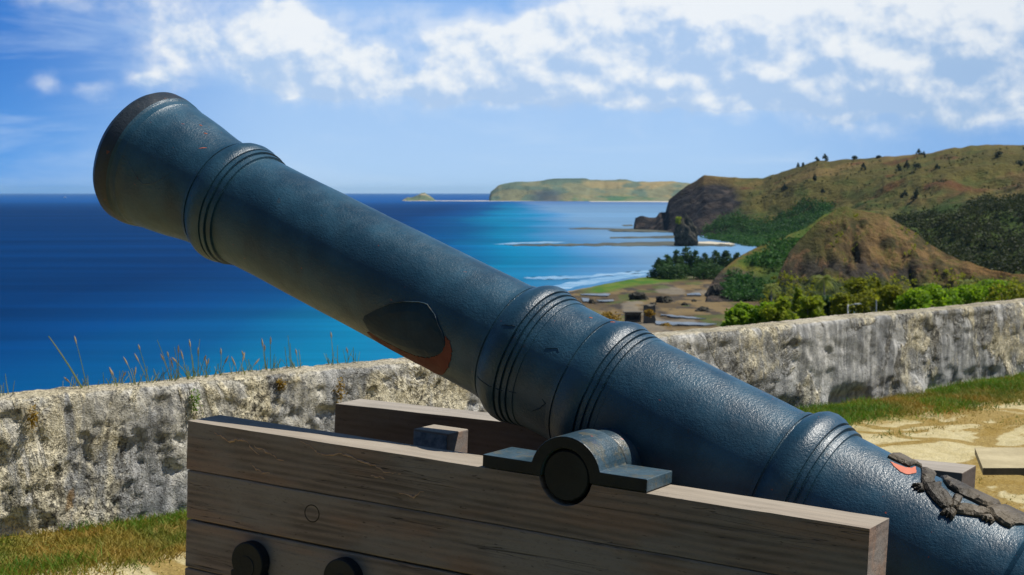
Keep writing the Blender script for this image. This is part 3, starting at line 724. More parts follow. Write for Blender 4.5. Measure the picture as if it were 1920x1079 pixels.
# ------------------------------------------------------------------ foliage
def leaves(C, size, rg, updir=.3, aspect=.6, N=None):
    """one folded quad per centre"""
    n = len(C)
    a = rg.normal(size=(n, 3)); a[:, 2] *= .6; a /= np.linalg.norm(a, axis=1)[:, None]
    b = rg.normal(size=(n, 3)); b[:, 2] += updir
    if N is not None: b += N * 1.2
    b = np.cross(a, b); b /= np.linalg.norm(b, axis=1)[:, None] + 1e-9
    sz = size * rg.uniform(.6, 1.3, n)[:, None]
    v = np.stack([C - a * sz, C - b * sz * aspect, C + a * sz, C + b * sz * aspect], 1)
    return v.reshape(-1, 3), np.arange(n * 4).reshape(-1, 4)
def crown_points(blobs, n, rg, fill=.45):
    vol = np.array([b[3] * b[4] * b[5] for b in blobs]) ** (2 / 3); pick = rg.choice(len(blobs), n, p=vol / vol.sum())
    B = np.array(blobs)[pick]
    d_ = rg.normal(size=(n, 3)); d_ /= np.linalg.norm(d_, axis=1)[:, None]
    r_ = (fill + (1 - fill) * rg.uniform(0, 1, n) ** .5)[:, None]
    return B[:, :3] + d_ * B[:, 3:6] * r_, d_
def make_tree(name, label, cat, base, h, rw, leafmat, group=None, n=900, ls=.3, nb=9, seed=0, bare=.25, pointed=False, trunk=None, aspect=.6):
    rg = np.random.default_rng(seed)
    root = thing(name, label, cat, base, group=group)
    bm = bmesh.new(); tr = trunk or max(.05, h * .022)
    lean = rg.uniform(-.05, .05, 2) * h
    top = Vector((lean[0], lean[1], h * .72))
    add_tube(bm, [(0, 0, -.6), (lean[0] * .2, lean[1] * .2, h * .25), (lean[0] * .6, lean[1] * .6, h * .5), top], [tr * 1.2, tr, tr * .7, tr * .35], 7)
    blobs = []
    for k in range(nb):
        f = rg.uniform(0, 1)
        z = h * (bare + (1 - bare) * f)
        if pointed: rr = rw * (1.05 - f) * rg.uniform(.5, 1)
        else: rr = rw * (math.sin(math.pi * (.25 + .62 * f))) * rg.uniform(.3, .85)
        an = rg.uniform(0, 2 * math.pi)
        br = rw * (.42 if not pointed else .30 * (1.2 - f)) * rg.uniform(.7, 1.25)
        c_ = (rr * math.cos(an), rr * math.sin(an), min(z, h - br * .75))
        blobs.append((*c_, br, br, br * (.8 if not pointed else 1.5)))
        if k < 5: add_tube(bm, [(lean[0] * .4, lean[1] * .4, h * .3 + .1 * k * h * .3), (c_[0] * .5, c_[1] * .5, (h * .35 + c_[2]) * .5), c_], [tr * .5, tr * .35, tr * .12], 5)
    blobs.append((0, 0, h * (.9 if pointed else .82), rw * .25, rw * .25, h * .1)); blobs.append((0, 0, h * .6, rw * .6, rw * .6, h * .2))
    obj('trunk', bm, M_BARK, root, smooth=True)
    C, N = crown_points(blobs, n, rg)
    v, f = leaves(C, ls, rg, N=N, aspect=aspect)
    npmesh('crown', v, f, leafmat, root)
    return root
def make_palm(label, base, h, r, seed, group):
    rg = random.Random(seed)
    root = thing('palm_tree', label, 'palm tree', base, group=group)
    bm = bmesh.new(); l = rg.uniform(-.8, .8)
    add_tube(bm, [(0, 0, -.5), (l * .2, 0, h * .3), (l * .6, 0, h * .65), (l, 0, h)], [.26, .2, .17, .14], 8)
    obj('trunk', bm, M_PALMTRUNK, root, smooth=True)
    V = []; F = []
    nf = 21
    for k in range(nf):
        an = 2 * math.pi * k / nf + rg.uniform(-.2, .2); up = rg.uniform(-.25, 1.25); L = r * rg.uniform(.85, 1.15)
        P = []
        for j in range(9):
            f = j / 8; x = L * f * (1 - .12 * f * f); z = L * (up * f * .75 - .75 * f * f)
            P.append(Vector((l + x * math.cos(an), x * math.sin(an), h + z)))
        side = Vector((-math.sin(an), math.cos(an), 0))
        for j in range(8):
            for sgn in (-1, 1):
                for q_ in (0, .5):
                    a = P[j].lerp(P[j + 1], q_); b_ = P[j].lerp(P[j + 1], q_ + .34)
                    wl = L * .17 * math.sin(math.pi * (.15 + .8 * (j + q_) / 8)); dr = Vector((0, 0, -wl * .55)) + (P[j + 1] - P[j]) * .8
                    i0 = len(V); V += [a, b_, b_ + side * sgn * wl + dr, a + side * sgn * wl * .95 + dr]; F.append((i0, i0 + 1, i0 + 2, i0 + 3))
    npmesh('crown', [tuple(v) for v in V], F, L_PALM, root)
    return root

# bright trees on the slope just beyond the parapet: column, top row, half width px, distance, leaf material, label
GN = 'trees growing just beyond the parapet'
NEAR = [(1378, 577, 26, 190, L_BRIGHT, 'low bright green tree at the left end of the tree row beyond the parapet'),
        (1402, 567, 26, 195, L_BRIGHT, 'rounded bright green tree second from the left in the row beyond the parapet'),
        (1432, 566, 30, 190, L_BRIGHT, 'bright green tree beyond the parapet below the short pale palm'),
        (1466, 555, 30, 185, L_LIME, 'lime green tree beyond the parapet just right of the short pale palm'),
        (1497, 540, 24, 200, L_LIME, 'taller lime green tree standing midway between the short palm and the tall palm'),
        (1522, 555, 26, 190, L_LIME, 'yellowish lime tree beyond the parapet touching the tall palm on its left'),
        (1550, 556, 26, 235, L_DEEP, 'dark green tree behind the trunk of the tall palm'),
        (1583, 550, 26, 210, L_OLIVE, 'olive tree beyond the parapet directly behind the street lamp with an arm'),
        (1614, 522, 34, 230, L_OLIVE, 'tall olive brown tree rising between the two steel posts'),
        (1640, 515, 32, 235, L_OLIVE, 'tallest olive brown tree with a pointed top behind the armless post'),
        (1672, 535, 28, 215, L_OLIVE, 'olive tree just right of the armless post'),
        (1706, 540, 34, 205, L_BRIGHT, 'bright green tree beyond the parapet right of the olive trees'),
        (1742, 534, 32, 215, L_BRIGHT, 'vivid green tree beside the pale palm under the bare knoll'),
        (1776, 540, 36, 220, L_BRIGHT, 'spreading green tree between the two small palms on the right'),
        (1818, 534, 38, 235, L_BRIGHT, 'green tree behind the rightmost small palm'),
        (1858, 524, 36, 240, L_BRIGHT, 'mid green tree second from the right edge beyond the parapet'),
        (1900, 530, 42, 235, L_OLIVE, 'olive green tree at the right edge beyond the parapet'),
        (1955, 524, 44, 240, L_OLIVE, 'olive tree partly beyond the right edge of the view')]
def slope_z(x, y): return float(np.interp(y, [0, 20, 60, 120, 170, 250, 350, 450], [-2, -6, -13, -19, -22, -29, -38, -44.2]))
for i, (u, v, hw, D, lm, lab) in enumerate(NEAR):
    top = at(u, v, D); zb_ = slope_z(top.x, D) - .5
    make_tree('tree', lab, 'tree', (top.x, D, zb_), top.z - zb_, hw / FPX * D * 1.42, lm, GN, n=3200, ls=.30, nb=26, seed=100 + i, bare=.45, pointed=(i in (4, 9)))
GP = 'palms beyond the parapet'
for i, (u, v, r_, D, lab) in enumerate([(1446, 537, 16, 290, 'short pale palm standing out against the dark foot of the spur'), (1553, 522, 21, 280, 'tall palm with a bare grey trunk beyond the parapet'),
        (1752, 535, 15, 250, 'small pale palm among the bright trees under the bare knoll'), (1808, 530, 17, 250, 'rightmost small palm among the trees beyond the parapet')]):
    p = at(u, v, D); zb_ = slope_z(p.x, D)
    make_palm(lab, (p.x, D, zb_), p.z - zb_, r_ / FPX * D * 1.25, 30 + i, GP)

# feathery stand on the flat
GC = 'trees of the dark stand on the tidal flat'
labs = ['small dark tree at the seaward end of the stand on the flat', 'slender tree second from the sea in the stand on the flat', 'tall dark tree left of the sea stack foot in the stand', 'tallest tree of the stand directly below the sea stack', 'dark tree just right of the tallest one in the stand on the flat',
        'tree in the middle of the stand on the flat', 'broad dark tree right of the middle of the stand on the flat', 'dark tree near the landward end of the stand on the flat', 'last tree of the stand touching the green spur', 'low bushy tree in front of the stand, at its seaward half', 'low bushy tree in front of the stand, at its landward half']
for i, (u, v, hw, D) in enumerate([(1236, 485, 14, 835), (1250, 478, 15, 850), (1268, 470, 16, 860), (1287, 462, 17, 865), (1304, 470, 16, 855), (1322, 475, 17, 850), (1342, 470, 19, 855), (1362, 470, 18, 845), (1382, 474, 18, 840), (1262, 495, 22, 825), (1325, 494, 26, 822)]):
    top = at(u, v, D); zb_ = SEA + .3
    make_tree('casuarina_tree', labs[i], 'tree', (top.x, D, zb_), top.z - zb_, hw / FPX * D * 1.55, L_DEEP, GC, n=2200, ls=.9, nb=34, seed=200 + i, bare=.0, pointed=i < 9, aspect=.3)

# lone trees of the ridge and the slopes under it
GH = 'lone trees on the brown hill'
LONE = [(1543, 302, 13, 6, 'dark tree crowning the step of the brown ridge'), (1494, 313, 8, 3, 'tiny tree on the ridge, left of a pair'), (1504, 313, 7, 3, 'tiny tree on the ridge, right of a pair'), (1528, 304, 8, 5, 'low bush tree on the ridge just left of the crowning tree'),
        (1600, 299, 7, 8, 'dark flat bush on the ridge above the red scar'), (1643, 297, 5, 5, 'small bush on the ridge midway between the crowning tree and the paired trees'), (1718, 291, 11, 5, 'leaning tree breaking the skyline of the ridge'), (1728, 297, 12, 4, 'dark tree just under the leaning skyline tree'),
        (1615, 322, 14, 6, 'dark tree below the ridge under the flat bush'), (1680, 322, 13, 6, 'dark tree on the slope, leftmost of three close together'), (1696, 319, 18, 6, 'tallest dark tree on the slope, middle of three close together'), (1716, 320, 12, 8, 'broad dark tree on the slope, rightmost of three close together'),
        (1752, 320, 10, 5, 'small tree on the slope right of the three dark trees'), (1868, 298, 11, 7, 'dark bush high on the slope near the right edge'), (1911, 313, 11, 8, 'dark bush on the slope at the right edge'), (1467, 360, 10, 6, 'small dark tree low on the hill left of the valley'),
        (1540, 367, 10, 6, 'small dark tree low on the hill above the green spur'), (1693, 371, 13, 8, 'dark bush in the gully above the knoll, left of a pair'), (1716, 376, 18, 8, 'tall dark bush in the gully above the knoll, right of a pair'), (1524, 342, 14, 5, 'thin dark tree on the hillside below the paired tiny trees')]
for i, (u, v, h, hw, lab) in enumerate(LONE):
    p = hill.hit(u, v); k = p.y / FPX
    make_tree('hill_tree', lab, 'tree', (p.x, p.y, p.z), h * k, hw * k * 1.1, L_DARK, GH, n=260, ls=.85, nb=11, seed=300 + i, bare=.06, pointed=i not in (4, 5, 11, 13, 14))

# woods that read as one mass
def wood_on(land, name, mask, n, ls, hgt, mat, seed, per=12, label=None):
    rg = np.random.default_rng(seed)
    m = mask(land); idx = np.argwhere(m); pick = idx[rg.integers(0, len(idx), n)]
    C = []
    for i, j in pick:
        hh = hgt * rg.uniform(.55, 1.25)
        p = np.array([land.X[i, j], land.Y[i, j], land.Z[i, j] + hh * .45]) + rg.normal(size=3) * (2, 6, 0)
        d_ = rg.normal(size=(per, 3)); d_ /= np.linalg.norm(d_, axis=1)[:, None]
        C.append(p + d_ * (hh * .55, hh * .55, hh * .55) * rg.uniform(.5, 1, (per, 1)))
    v, f = leaves(np.concatenate(C), ls, rg)
    o = npmesh(name, v, f, mat); tag(o, label, 'woodland', kind='stuff'); return o
nz = lambda s: fbm(s.X / 45, s.Y / 60, 0, 4)
wood_on(hill, 'woodland', lambda s: (s.U > 1326 + (nz(s) - .5) * 40) & (s.U < 1560) & (s.S > 0.0) & (s.S < .85) & (s.vpx > np.interp(s.U, [1300, 1340, 1400, 1450, 1500, 1560], [452, 430, 408, 398, 372, 385]) + (nz(s) - .5) * 60) & (fbm(s.X / 16, s.Y / 20, 5, 3) > .36), 3600, 1.0, 8, L_WOOD, 1, per=16, label='green wood filling the foot of the brown hill above the bay')
wood_on(hill, 'woodland', lambda s: (s.U > 1640) & (s.U < 2200) & (s.S > 0.0) & (s.vpx > np.interp(s.U, [1640, 1720, 1800, 1920, 2200], [420, 405, 398, 372, 360]) + (nz(s) - .5) * 130) & (s.S < .75) & (fbm(s.X / 16, s.Y / 20, 5, 3) > .40), 4600, 1.0, 6.5, L_SHADEWOOD, 2, per=16, label='dark wood filling the valley behind the bare knoll')
wood_on(hill, 'scrub', lambda s: (s.U > 1400) & (s.U < 2200) & (s.S > 0.1) & (s.S < .95) & (fbm(s.X / 30, s.Y / 30, 2, 4) > .60), 700, .8, 2.6, L_SHADEWOOD, 12, per=9, label='scattered low scrub on the slopes of the brown hill')
wood_on(spur, 'scrub', lambda s: (s.S > 0.02) & (s.S < .9) & (s.U > 1370) & (fbm(s.X / 20, s.Y / 20, 0, 4) > .5) & (s.vpx > 440), 1300, .8, 3.5, L_WOOD, 3, label='dark green scrub covering the side of the spur')
wood_on(knoll, 'scrub', lambda s: (s.S > 0.02) & (s.S < .95) & ((s.vpx > 522) | (fbm(s.X / 14, s.Y / 14, 0, 4) > .62 - .10 * (s.U < 1600))), 1500, .6, 2.4, L_OLIVE, 4, label='olive scrub along the foot of the bare knoll')

# ------------------------------------------------------------------ rocks, sea stack, shore remains, boat, lamps
def rock_mesh(name, base, rx, ry, h, mat, seed, parent=None, sub=4, rough=.45, tower=False):
    bm = bmesh.new(); bmesh.ops.create_icosphere(bm, subdivisions=sub, radius=1)
    P_ = np.array([v.co[:] for v in bm.verts])
    k = 1 + (fbm(P_[:, 0] * 1.6 + seed, P_[:, 1] * 1.6, P_[:, 2] * 1.6, 4) - .5) * 2 * rough
    k += (fbm(P_[:, 0] * 5 + seed, P_[:, 1] * 5, P_[:, 2] * 5, 3) - .5) * rough * .6
    for v, kk, p in zip(bm.verts, k, P_):
        z = max(p[2] * kk, -.35); w_ = 1.0
        if tower: z = p[2] * kk * .5 + .5; w_ = 1.25 - .75 * z
        v.co = (p[0] * kk * rx * w_, p[1] * kk * ry * w_, z * h)
    o = obj(name, bm, mat, parent, smooth=False); o.location = base
    return o
D = 1340; p = at(1285, 462, D)
stack = rock_mesh('sea_stack', (p.x, D, SEA), 22 / FPX * D, 16 / FPX * D, 58 / FPX * D, M_ROCK, 5, tower=True, rough=.55, sub=5)
tag(stack, 'dark rock stack rising from the shore in front of the headland cliff', 'rock')
p = at(1272, 416, D - 3)
make_tree('bush', 'yellow green bush on top of the dark sea stack', 'bush', (p.x, D - 3, p.z - 3.5), 7.5, 4.4, L_LIME, n=300, ls=.9, nb=9, seed=77, bare=.2)
for i, (u, v, rw, h, lab) in enumerate([(1197, 562, 17, 13, 'larger dark jagged rock on the tidal flat'), (1244, 567, 15, 12, 'smaller dark jagged rock on the tidal flat, right of the larger one'), (1110, 568, 6, 6, 'small dark boulder among the tide pools'),
        (1283, 572, 6, 5, 'small dark boulder on the mud between the rocks and the spur'), (1302, 566, 5, 4, 'tiny boulder nearest the spur on the mud'), (1225, 572, 7, 4, 'low flat rock touching the smaller jagged rock'), (1318, 583, 13, 6, 'low grey rock at the foot of the spur above the near channel'), (1345, 560, 16, 22, 'big dark rock at the seaward foot of the spur')]):
    p = at(u, v, (EYE - SEA - .6) * FPX / (v - HZ)); k = p.y / FPX
    tag(rock_mesh('shore_rock', (p.x, p.y, p.z), rw * k, rw * k * .8, h * k, M_ROCK, 11 + i * 5, rough=.6), lab, 'rock', 'rocks on the tidal flat')
# concrete shelter and pier stub by the water
D = 548; k = D / FPX
p = at(1187, 607, D)
sh = thing('shelter', 'small flat roofed concrete shelter on the shore below the parapet', 'shelter', (p.x, D, p.z))
bm = bmesh.new(); hw = 15 * k; hh = 20 * k
add_box(bm, -hw, hw, 2.6, 3.0, 0, hh); add_box(bm, -hw, -hw + .4, -.2, 2.6, 0, hh); add_box(bm, hw - .4, hw, -.2, 2.6, 0, hh); add_box(bm, -hw + .4, hw - .4, -.2, .1, 0, hh * .35); add_box(bm, -hw + .4, hw - .4, -.2, .1, hh * .78, hh)
obj('wall', bm, M_DARKCONC, sh)
bm = bmesh.new(); add_box(bm, -hw - .5, hw + .5, -.7, 3.3, hh + .003, hh + .35); obj('roof', bm, M_DARKCONC, sh, bevel=.05)
p = at(1218, 622, D - 6)
bm = bmesh.new(); add_box(bm, -1.9, 1.9, 0, 3, -1, 6.2); bmesh.ops.subdivide_edges(bm, edges=bm.edges[:], cuts=5, use_grid_fill=True)
for v in bm.verts:
    q_ = fbm(v.co.x * .7, v.co.y * .7, v.co.z * .7, 3) - .5; v.co.x += float(q_) * 1.0; v.co.z += float(fbm(v.co.x * 1.1 + 4, v.co.y, 0, 2) - .5) * 1.2 * (v.co.z > 5)
o = obj('ruined_pillar', bm, M_DARKCONC); o.location = (p.x, D - 6, SEA + .4); tag(o, 'broken masonry pillar right of the flat roofed shelter', 'ruin')
for i, (u, v, hw, hgt, lab) in enumerate([(1142, 607, 28, 4.6, 'mustard yellow bush left of the flat roofed shelter'), (1249, 618, 13, 2.6, 'small mustard yellow bush right of the broken pillar'), (1218, 590, 10, 2.0, 'olive yellow bush on top of the broken pillar')]):
    Dq = 540 - i * 8; p = at(u, v, Dq); k = Dq / FPX
    make_tree('yellow_bush', lab, 'bush', (p.x, Dq, p.z - .4), hgt, hw * k, L_YELLOW, 'yellow bushes by the shore', n=420, ls=.5, nb=14, seed=400 + i, bare=.0, trunk=.1)
# boat far out
D = 13300; p = at(122, 371.5, D)
bt = thing('boat', 'tiny white boat far out on the deep blue sea', 'boat', (p.x, D, SEA))
bm = bmesh.new()
pr = [(-13, 0, 3.2), (13, 0, 2.2)]
st = [(-14, 3, 2.4, .2), (-6, 3.4, 2.3, -.4), (4, 3.2, 2.6, -.4), (11, 1.8, 3.2, 0), (15, .1, 3.8, 1.2)]
rings = [[bm.verts.new((x, -wd, zt)), bm.verts.new((x, -wd * .6, zb2)), bm.verts.new((x, wd * .6, zb2)), bm.verts.new((x, wd, zt))] for x, wd, zt, zb2 in st]
for a, b in zip(rings, rings[1:]):
    for i in range(4): bm.faces.new((a[i], a[(i + 1) % 4], b[(i + 1) % 4], b[i]))
bm.faces.new(rings[0]); bm.faces.new(rings[-1])
obj('hull', bm, M_WHITE, bt)
bm = bmesh.new(); add_prism(bm, [(-9, 2.2), (-8.4, 6.4), (2, 6.4), (5, 2.4)], -2.3, 2.3); add_box(bm, -7, 0, -1.8, 1.8, 6.41, 9.5); obj('cabin', bm, M_WHITE, bt)
bm = bmesh.new(); add_box(bm, -8, 1.5, -2.34, 2.34, 4.2, 5.4); obj('window', bm, M_GLASS, bt)
# steel posts
D = 115
p = at(1590, 571, D); zb_ = slope_z(0, D)
lp = thing('street_lamp', 'grey street lamp with a short arm, seen over the parapet', 'street lamp', (p.x, D, zb_))
bm = bmesh.new(); add_tube(bm, [(0, 0, 0), (0, 0, p.z - zb_)], [.055, .045], 8); obj('post', bm, M_GREYPOST, lp, smooth=True)
bm = bmesh.new(); add_tube(bm, [(0, 0, p.z - zb_ - .1), (.3, 0, p.z - zb_ - .02), (.62, 0, p.z - zb_ + .02)], .025, 6); obj('arm', bm, M_GREYPOST, lp)
bm = bmesh.new(); add_prism(bm, [(.46, -.03), (.46, .05), (.9, .08), (1.0, .02), (.9, -.0)], -.08, .08); q_ = obj('lamp_head', bm, M_WHITE, lp); q_.location.z = p.z - zb_
p = at(1643, 563, D); 
bm = bmesh.new(); add_tube(bm, [(0, 0, 0), (0, 0, p.z - zb_ - .05), (0, 0, p.z - zb_)], [.055, .045, .03], 8)
o = obj('steel_post', bm, M_GREYPOST, smooth=True); o.location = (p.x, D, zb_); tag(o, 'plain grey steel post without an arm, right of the street lamp', 'post')

# ------------------------------------------------------------------ terrace: parapet, ground, grass
WROT = math.atan2(WD.y, WD.x)
WM = Matrix.Translation((WA.x, WA.y, 0)) @ Matrix.Rotation(WROT, 4, 'Z')
def wpt(t_, w_, z=0): return Vector((WA.x + WD.x * t_ + WN.x * w_, WA.y + WD.y * t_ + WN.y * w_, z))
H, TH = .668, .27
ts = np.concatenate([np.arange(-9, -.8, .15), np.arange(-.8, 5.0, .017), np.arange(5.0, 11.6, .028), np.arange(11.6, 26, .2)])
sec = []   # (y out of face, z, ny, nz): local +y is away from the terrace
for z in np.linspace(-.12, H - .05, 46): sec.append((0, z, -1, 0))
for a in np.linspace(0, 90, 7)[1:-1]: sec.append((.05 - .05 * math.cos(R(a)), H - .05 + .05 * math.sin(R(a)), -math.cos(R(a)), math.sin(R(a))))
for y in np.linspace(.05, TH - .05, 14): sec.append((y, H, 0, 1))
for z in np.linspace(H - .03, -2.2, 14): sec.append((TH, z, 1, 0))
sec = np.array(sec)
T_, K_ = np.meshgrid(ts, np.arange(len(sec)), indexing='ij')
Yl = sec[K_, 0]; Zl = sec[K_, 1]; ny = sec[K_, 2]; nzl = sec[K_, 3]
big = fbm(T_ * 1.1, Zl * 1.6, Yl, 4) - .5
med = fbm(T_ * 5, Zl * 6 + 9, Yl * 5, 4) - .5
fin = fbm(T_ * 22, Zl * 24 + 4, Yl * 22, 3) - .5
pits = sstep(.58, .72, fbm(T_ * 13 + 3, Zl * 14, Yl * 13, 3))
holes = sstep(.62, .72, fbm(T_ * 3.3 + 8, Zl * 4.6, Yl * 3, 3))
rgt = sstep(3.5, 6.5, T_)
foot = sstep(.16, 0, Zl) * (Yl < .01)
edge = sstep(H - .01, H - .10, Zl) * .75 + .25
edge = np.where(nzl > .5, .25, edge)
disp = (big * .06 + med * .05 - holes * .010) * edge + fin * .016 * (1 - .35 * rgt) - pits * .018 * (1 - .55 * rgt) * edge + foot * (fbm(T_ * 2.2 + 5, 0, 0, 3) - .58) * .22
Ys = Yl + ny * disp; Zs = Zl + nzl * disp * .8 + np.where(nzl > .2, (fbm(T_ * .8, 2.2, 0, 3) - .5) * .02, 0)
Vw = np.stack([T_, Ys, Zs], -1).reshape(-1, 3)
o = npmesh('parapet_wall', Vw, gridfaces(len(ts), len(sec)), M_WALL, smooth=True)
o.matrix_world = WM; tag(o, 'long low parapet of pitted coral limestone behind the cannon', 'wall')

tg = np.concatenate([np.arange(-12, -2, .4), np.arange(-2, 13, .07), np.arange(13, 30, .5)]); wg = np.concatenate([np.arange(-.25, 6, .07), np.arange(6, 22, .6)])
Tg, Wg = np.meshgrid(tg, wg, indexing='ij')
zg = (fbm(Tg * .9, Wg * .9, 0, 4) - .5) * .06 + (fbm(Tg * 4, Wg * 4, 3, 4) - .5) * .03 - .03
o = npmesh('ground', np.stack([Tg, -Wg, zg], -1).reshape(-1, 3), gridfaces(len(tg), len(wg))[:, ::-1], M_SAND, smooth=True)
o.matrix_world = WM; tag(o, kind='structure')

def blades(name, n, dens, hgt, mat, seed, tr=(-2.2, 12.5), wr=(.0, 1.6)):
    rg = np.random.default_rng(seed)
    T1 = rg.uniform(*tr, n * 4); W1 = rg.uniform(*wr, n * 4)
    keep = rg.uniform(0, 1, n * 4) < dens(T1, W1)
    T1, W1 = T1[keep][:n], W1[keep][:n]; m = len(T1)
    z0 = (fbm(T1 * .9, W1 * .9, 0, 4) - .5) * .06 + (fbm(T1 * 4, W1 * 4, 3, 4) - .5) * .03 - .032
    hh = hgt * rg.uniform(.5, 1.4, m) * (.5 + fbm(T1 * 3, W1 * 3, 8, 3)); an = rg.uniform(0, 2 * math.pi, m); wd = rg.uniform(.002, .005, m)
    ln = rg.normal(size=(m, 2)) * .8 * hh[:, None]
    B0 = np.stack([T1 - np.cos(an) * wd, -W1 - np.sin(an) * wd, z0], 1); B1 = np.stack([T1 + np.cos(an) * wd, -W1 + np.sin(an) * wd, z0], 1)
    tp = np.stack([T1 + ln[:, 0], -W1 + ln[:, 1], z0 + hh], 1)
    v = np.stack([B0, B1, tp], 1).reshape(-1, 3)
    o = npmesh(name, v, np.arange(m * 3).reshape(-1, 3), mat); o.matrix_world = WM
    return o
pat = lambda a, b: fbm(a * .8 + 3, b * 1.5, 0, 4)
o = blades('grass', 60000, lambda a, b: sstep(1.0, .3, b + (pat(a, b) - .5) * 1.3) * .9, .034, L_GRASS, 5); tag(o, 'dry and green grass along the foot of the parapet', 'grass', kind='stuff')
o = blades('grass', 40000, lambda a, b: sstep(.85, .25, b + (pat(a + 9, b) - .5) * 1.0) * sstep(.50 - .1 * (a < 2), .62 - .08 * (a < 2), fbm(a * .9 + 40, b, 0, 3)), .05, L_GREENGRASS, 6); tag(o, 'fresh green grass in patches under the parapet', 'grass', kind='stuff')
o = blades('dry_grass', 26000, lambda a, b: sstep(.52, .62, fbm(a * .7 + 20, b * 1.6, 0, 4)) * .9, .016, L_GRASS, 7, wr=(.5, 5.5)); tag(o, 'straw coloured dry grass patches on the sandy terrace', 'grass', kind='stuff')

# tufts on top of the parapet
def wall_t(u, w_=-.25):
    X = (u - CX) / FPX / .9985
    # point of the wall line seen in photo column u
    a = WA.x + WN.x * w_; b = WA.y + WN.y * w_
    return (X * b - a) / (WD.x - X * WD.y)
GT = 'grass tufts on top of the parapet'
def stalk(bm, bh, base, tip, bend, r0, head):
    b = Vector(base); e_ = Vector(tip); mid = (b + e_) / 2 + Vector(bend)
    pts = [b.lerp(mid, f).lerp(mid.lerp(e_, f), f) for f in np.linspace(0, 1, 7)]
    add_tube(bm, pts, [r0 * (1 - .5 * f) for f in np.linspace(0, 1, 7)], 5)
    if head:
        d_ = (pts[-1] - pts[-2]).normalized()
        add_tube(bh, [pts[-1] - d_ * head * .3, pts[-1] + d_ * head * .2, pts[-1] + d_ * head * .6, pts[-1] + d_ * head], [.002, .0052, .0042, .0008], 6)
TUFTS = [(150, [(-60, 100, 0)], 'long bare pale stalk leaning left over the sea'), (165, [(-27, 84, 1), (-6, 20, 0)], 'tall thin stalk with a reddish head just right of the long leaning stalk'), (135, [(-6, 14, 1), (3, 8, 0)], 'tiny tuft left of the long leaning stalk'),
         (207, [(-10, 14, 0), (6, 12, 0), (-4, 22, 1)], 'short spiky tuft right of the tall stalk with a reddish head'), (224, [(-14, 18, 1), (3, 22, 0), (8, 16, 1)], 'short tuft of blunt stalks beside the spiky tuft'), (247, [(-14, 38, 1), (-2, 30, 0), (4, 20, 1)], 'tuft with a single pale head bowing left'),
         (274, [(-14, 62, 1), (-20, 40, 1), (-2, 28, 0)], 'tuft with two dark heads above a thin stem'), (300, [(20, 26, 0), (-14, 20, 0), (4, 14, 0)], 'arching bent blade tuft'), (320, [(-24, 76, 0), (-14, 40, 1), (-4, 46, 1), (2, 24, 0)], 'dense tall tuft with a very thin bare stem'),
         (332, [(-4, 60, 0), (4, 52, 1), (0, 34, 0), (-8, 26, 1)], 'upright tuft of yellowish stalks'), (352, [(-12, 40, 1), (-22, 34, 1), (2, 16, 0)], 'tuft leaning left with several reddish heads'), (362, [(-10, 58, 1), (-4, 42, 0), (6, 18, 0)], 'tuft with one nodding head right of the upright yellowish tuft'),
         (370, [(2, 68, 0), (-2, 40, 1), (14, 32, 1)], 'tuft with a tall straight green blade'), (386, [(-2, 22, 1), (4, 26, 1), (9, 12, 0)], 'low tuft right of the straight green blade'), (414, [(-2, 38, 1), (6, 22, 1), (-6, 20, 0)], 'tuft of short stalks midway along the wall top'),
         (447, [(6, 26, 1), (-10, 18, 1), (2, 14, 0)], 'low reddish tuft above the first dark crack of the wall'), (468, [(-12, 30, 1), (-4, 22, 0), (8, 14, 1)], 'tuft leaning left between the crack and the tall paired stalks'), (497, [(-8, 44, 1), (0, 38, 1), (4, 22, 0)], 'pair of tall stalks with fluffy heads'),
         (511, [(-4, 52, 1), (3, 30, 0)], 'slim stalk right of the fluffy pair'), (541, [(-2, 60, 0), (4, 46, 0), (-6, 40, 0)], 'fan of thin green blades'), (556, [(2, 34, 0), (-3, 26, 1)], 'short pair of blades right of the fan'),
         (628, [(-8, 50, 1), (4, 34, 0), (-2, 22, 0)], 'tuft near the gun barrel with one bowed head'), (655, [(8, 28, 0), (-4, 18, 1)], 'small tuft touching the outline of the gun barrel'), (6, [(-4, 40, 0), (2, 26, 0)], 'faint thin tuft at the left end of the wall')]
for i, (u, ss, lab) in enumerate(TUFTS):
    w_ = -.12 - .10 * ((i * 7) % 5) / 5
    t_ = wall_t(u, w_); p = wpt(t_, w_, H - .012); k = p.y / FPX
    root = thing('grass_tuft', (lab + ' on the parapet top') if len(lab.split()) < 13 else lab, 'grass tuft', p, group=GT)
    rg = random.Random(i)
    for j, (dx, hh, head) in enumerate(ss):
        b1 = bmesh.new(); b2 = bmesh.new(); hh = hh + 6
        stalk(b1, b2, (rg.uniform(-.02, .02), rg.uniform(-.02, .02), -.01), (dx * k, rg.uniform(-.05, .05), hh * k), (-dx * k * .12 + rg.uniform(-.01, .01), 0, .01 if i else 0), .0026 if not (i == 0) else .005, head * rg.uniform(.025, .045))
        so_ = obj('stalk', b1, L_STALK, root)
        if head: obj('seed_head', b2, L_SEED, so_)
        else: b2.free()
    for q_ in range(5):
        b1 = bmesh.new(); x = rg.uniform(-.05, .05)
        stalk(b1, None, (x, rg.uniform(-.04, .04), -.01), (x + rg.uniform(-.05, .05), rg.uniform(-.04, .04), rg.uniform(.03, .09)), (0, 0, .005), .0022, 0); obj('leaf', b1, L_STALK, root)
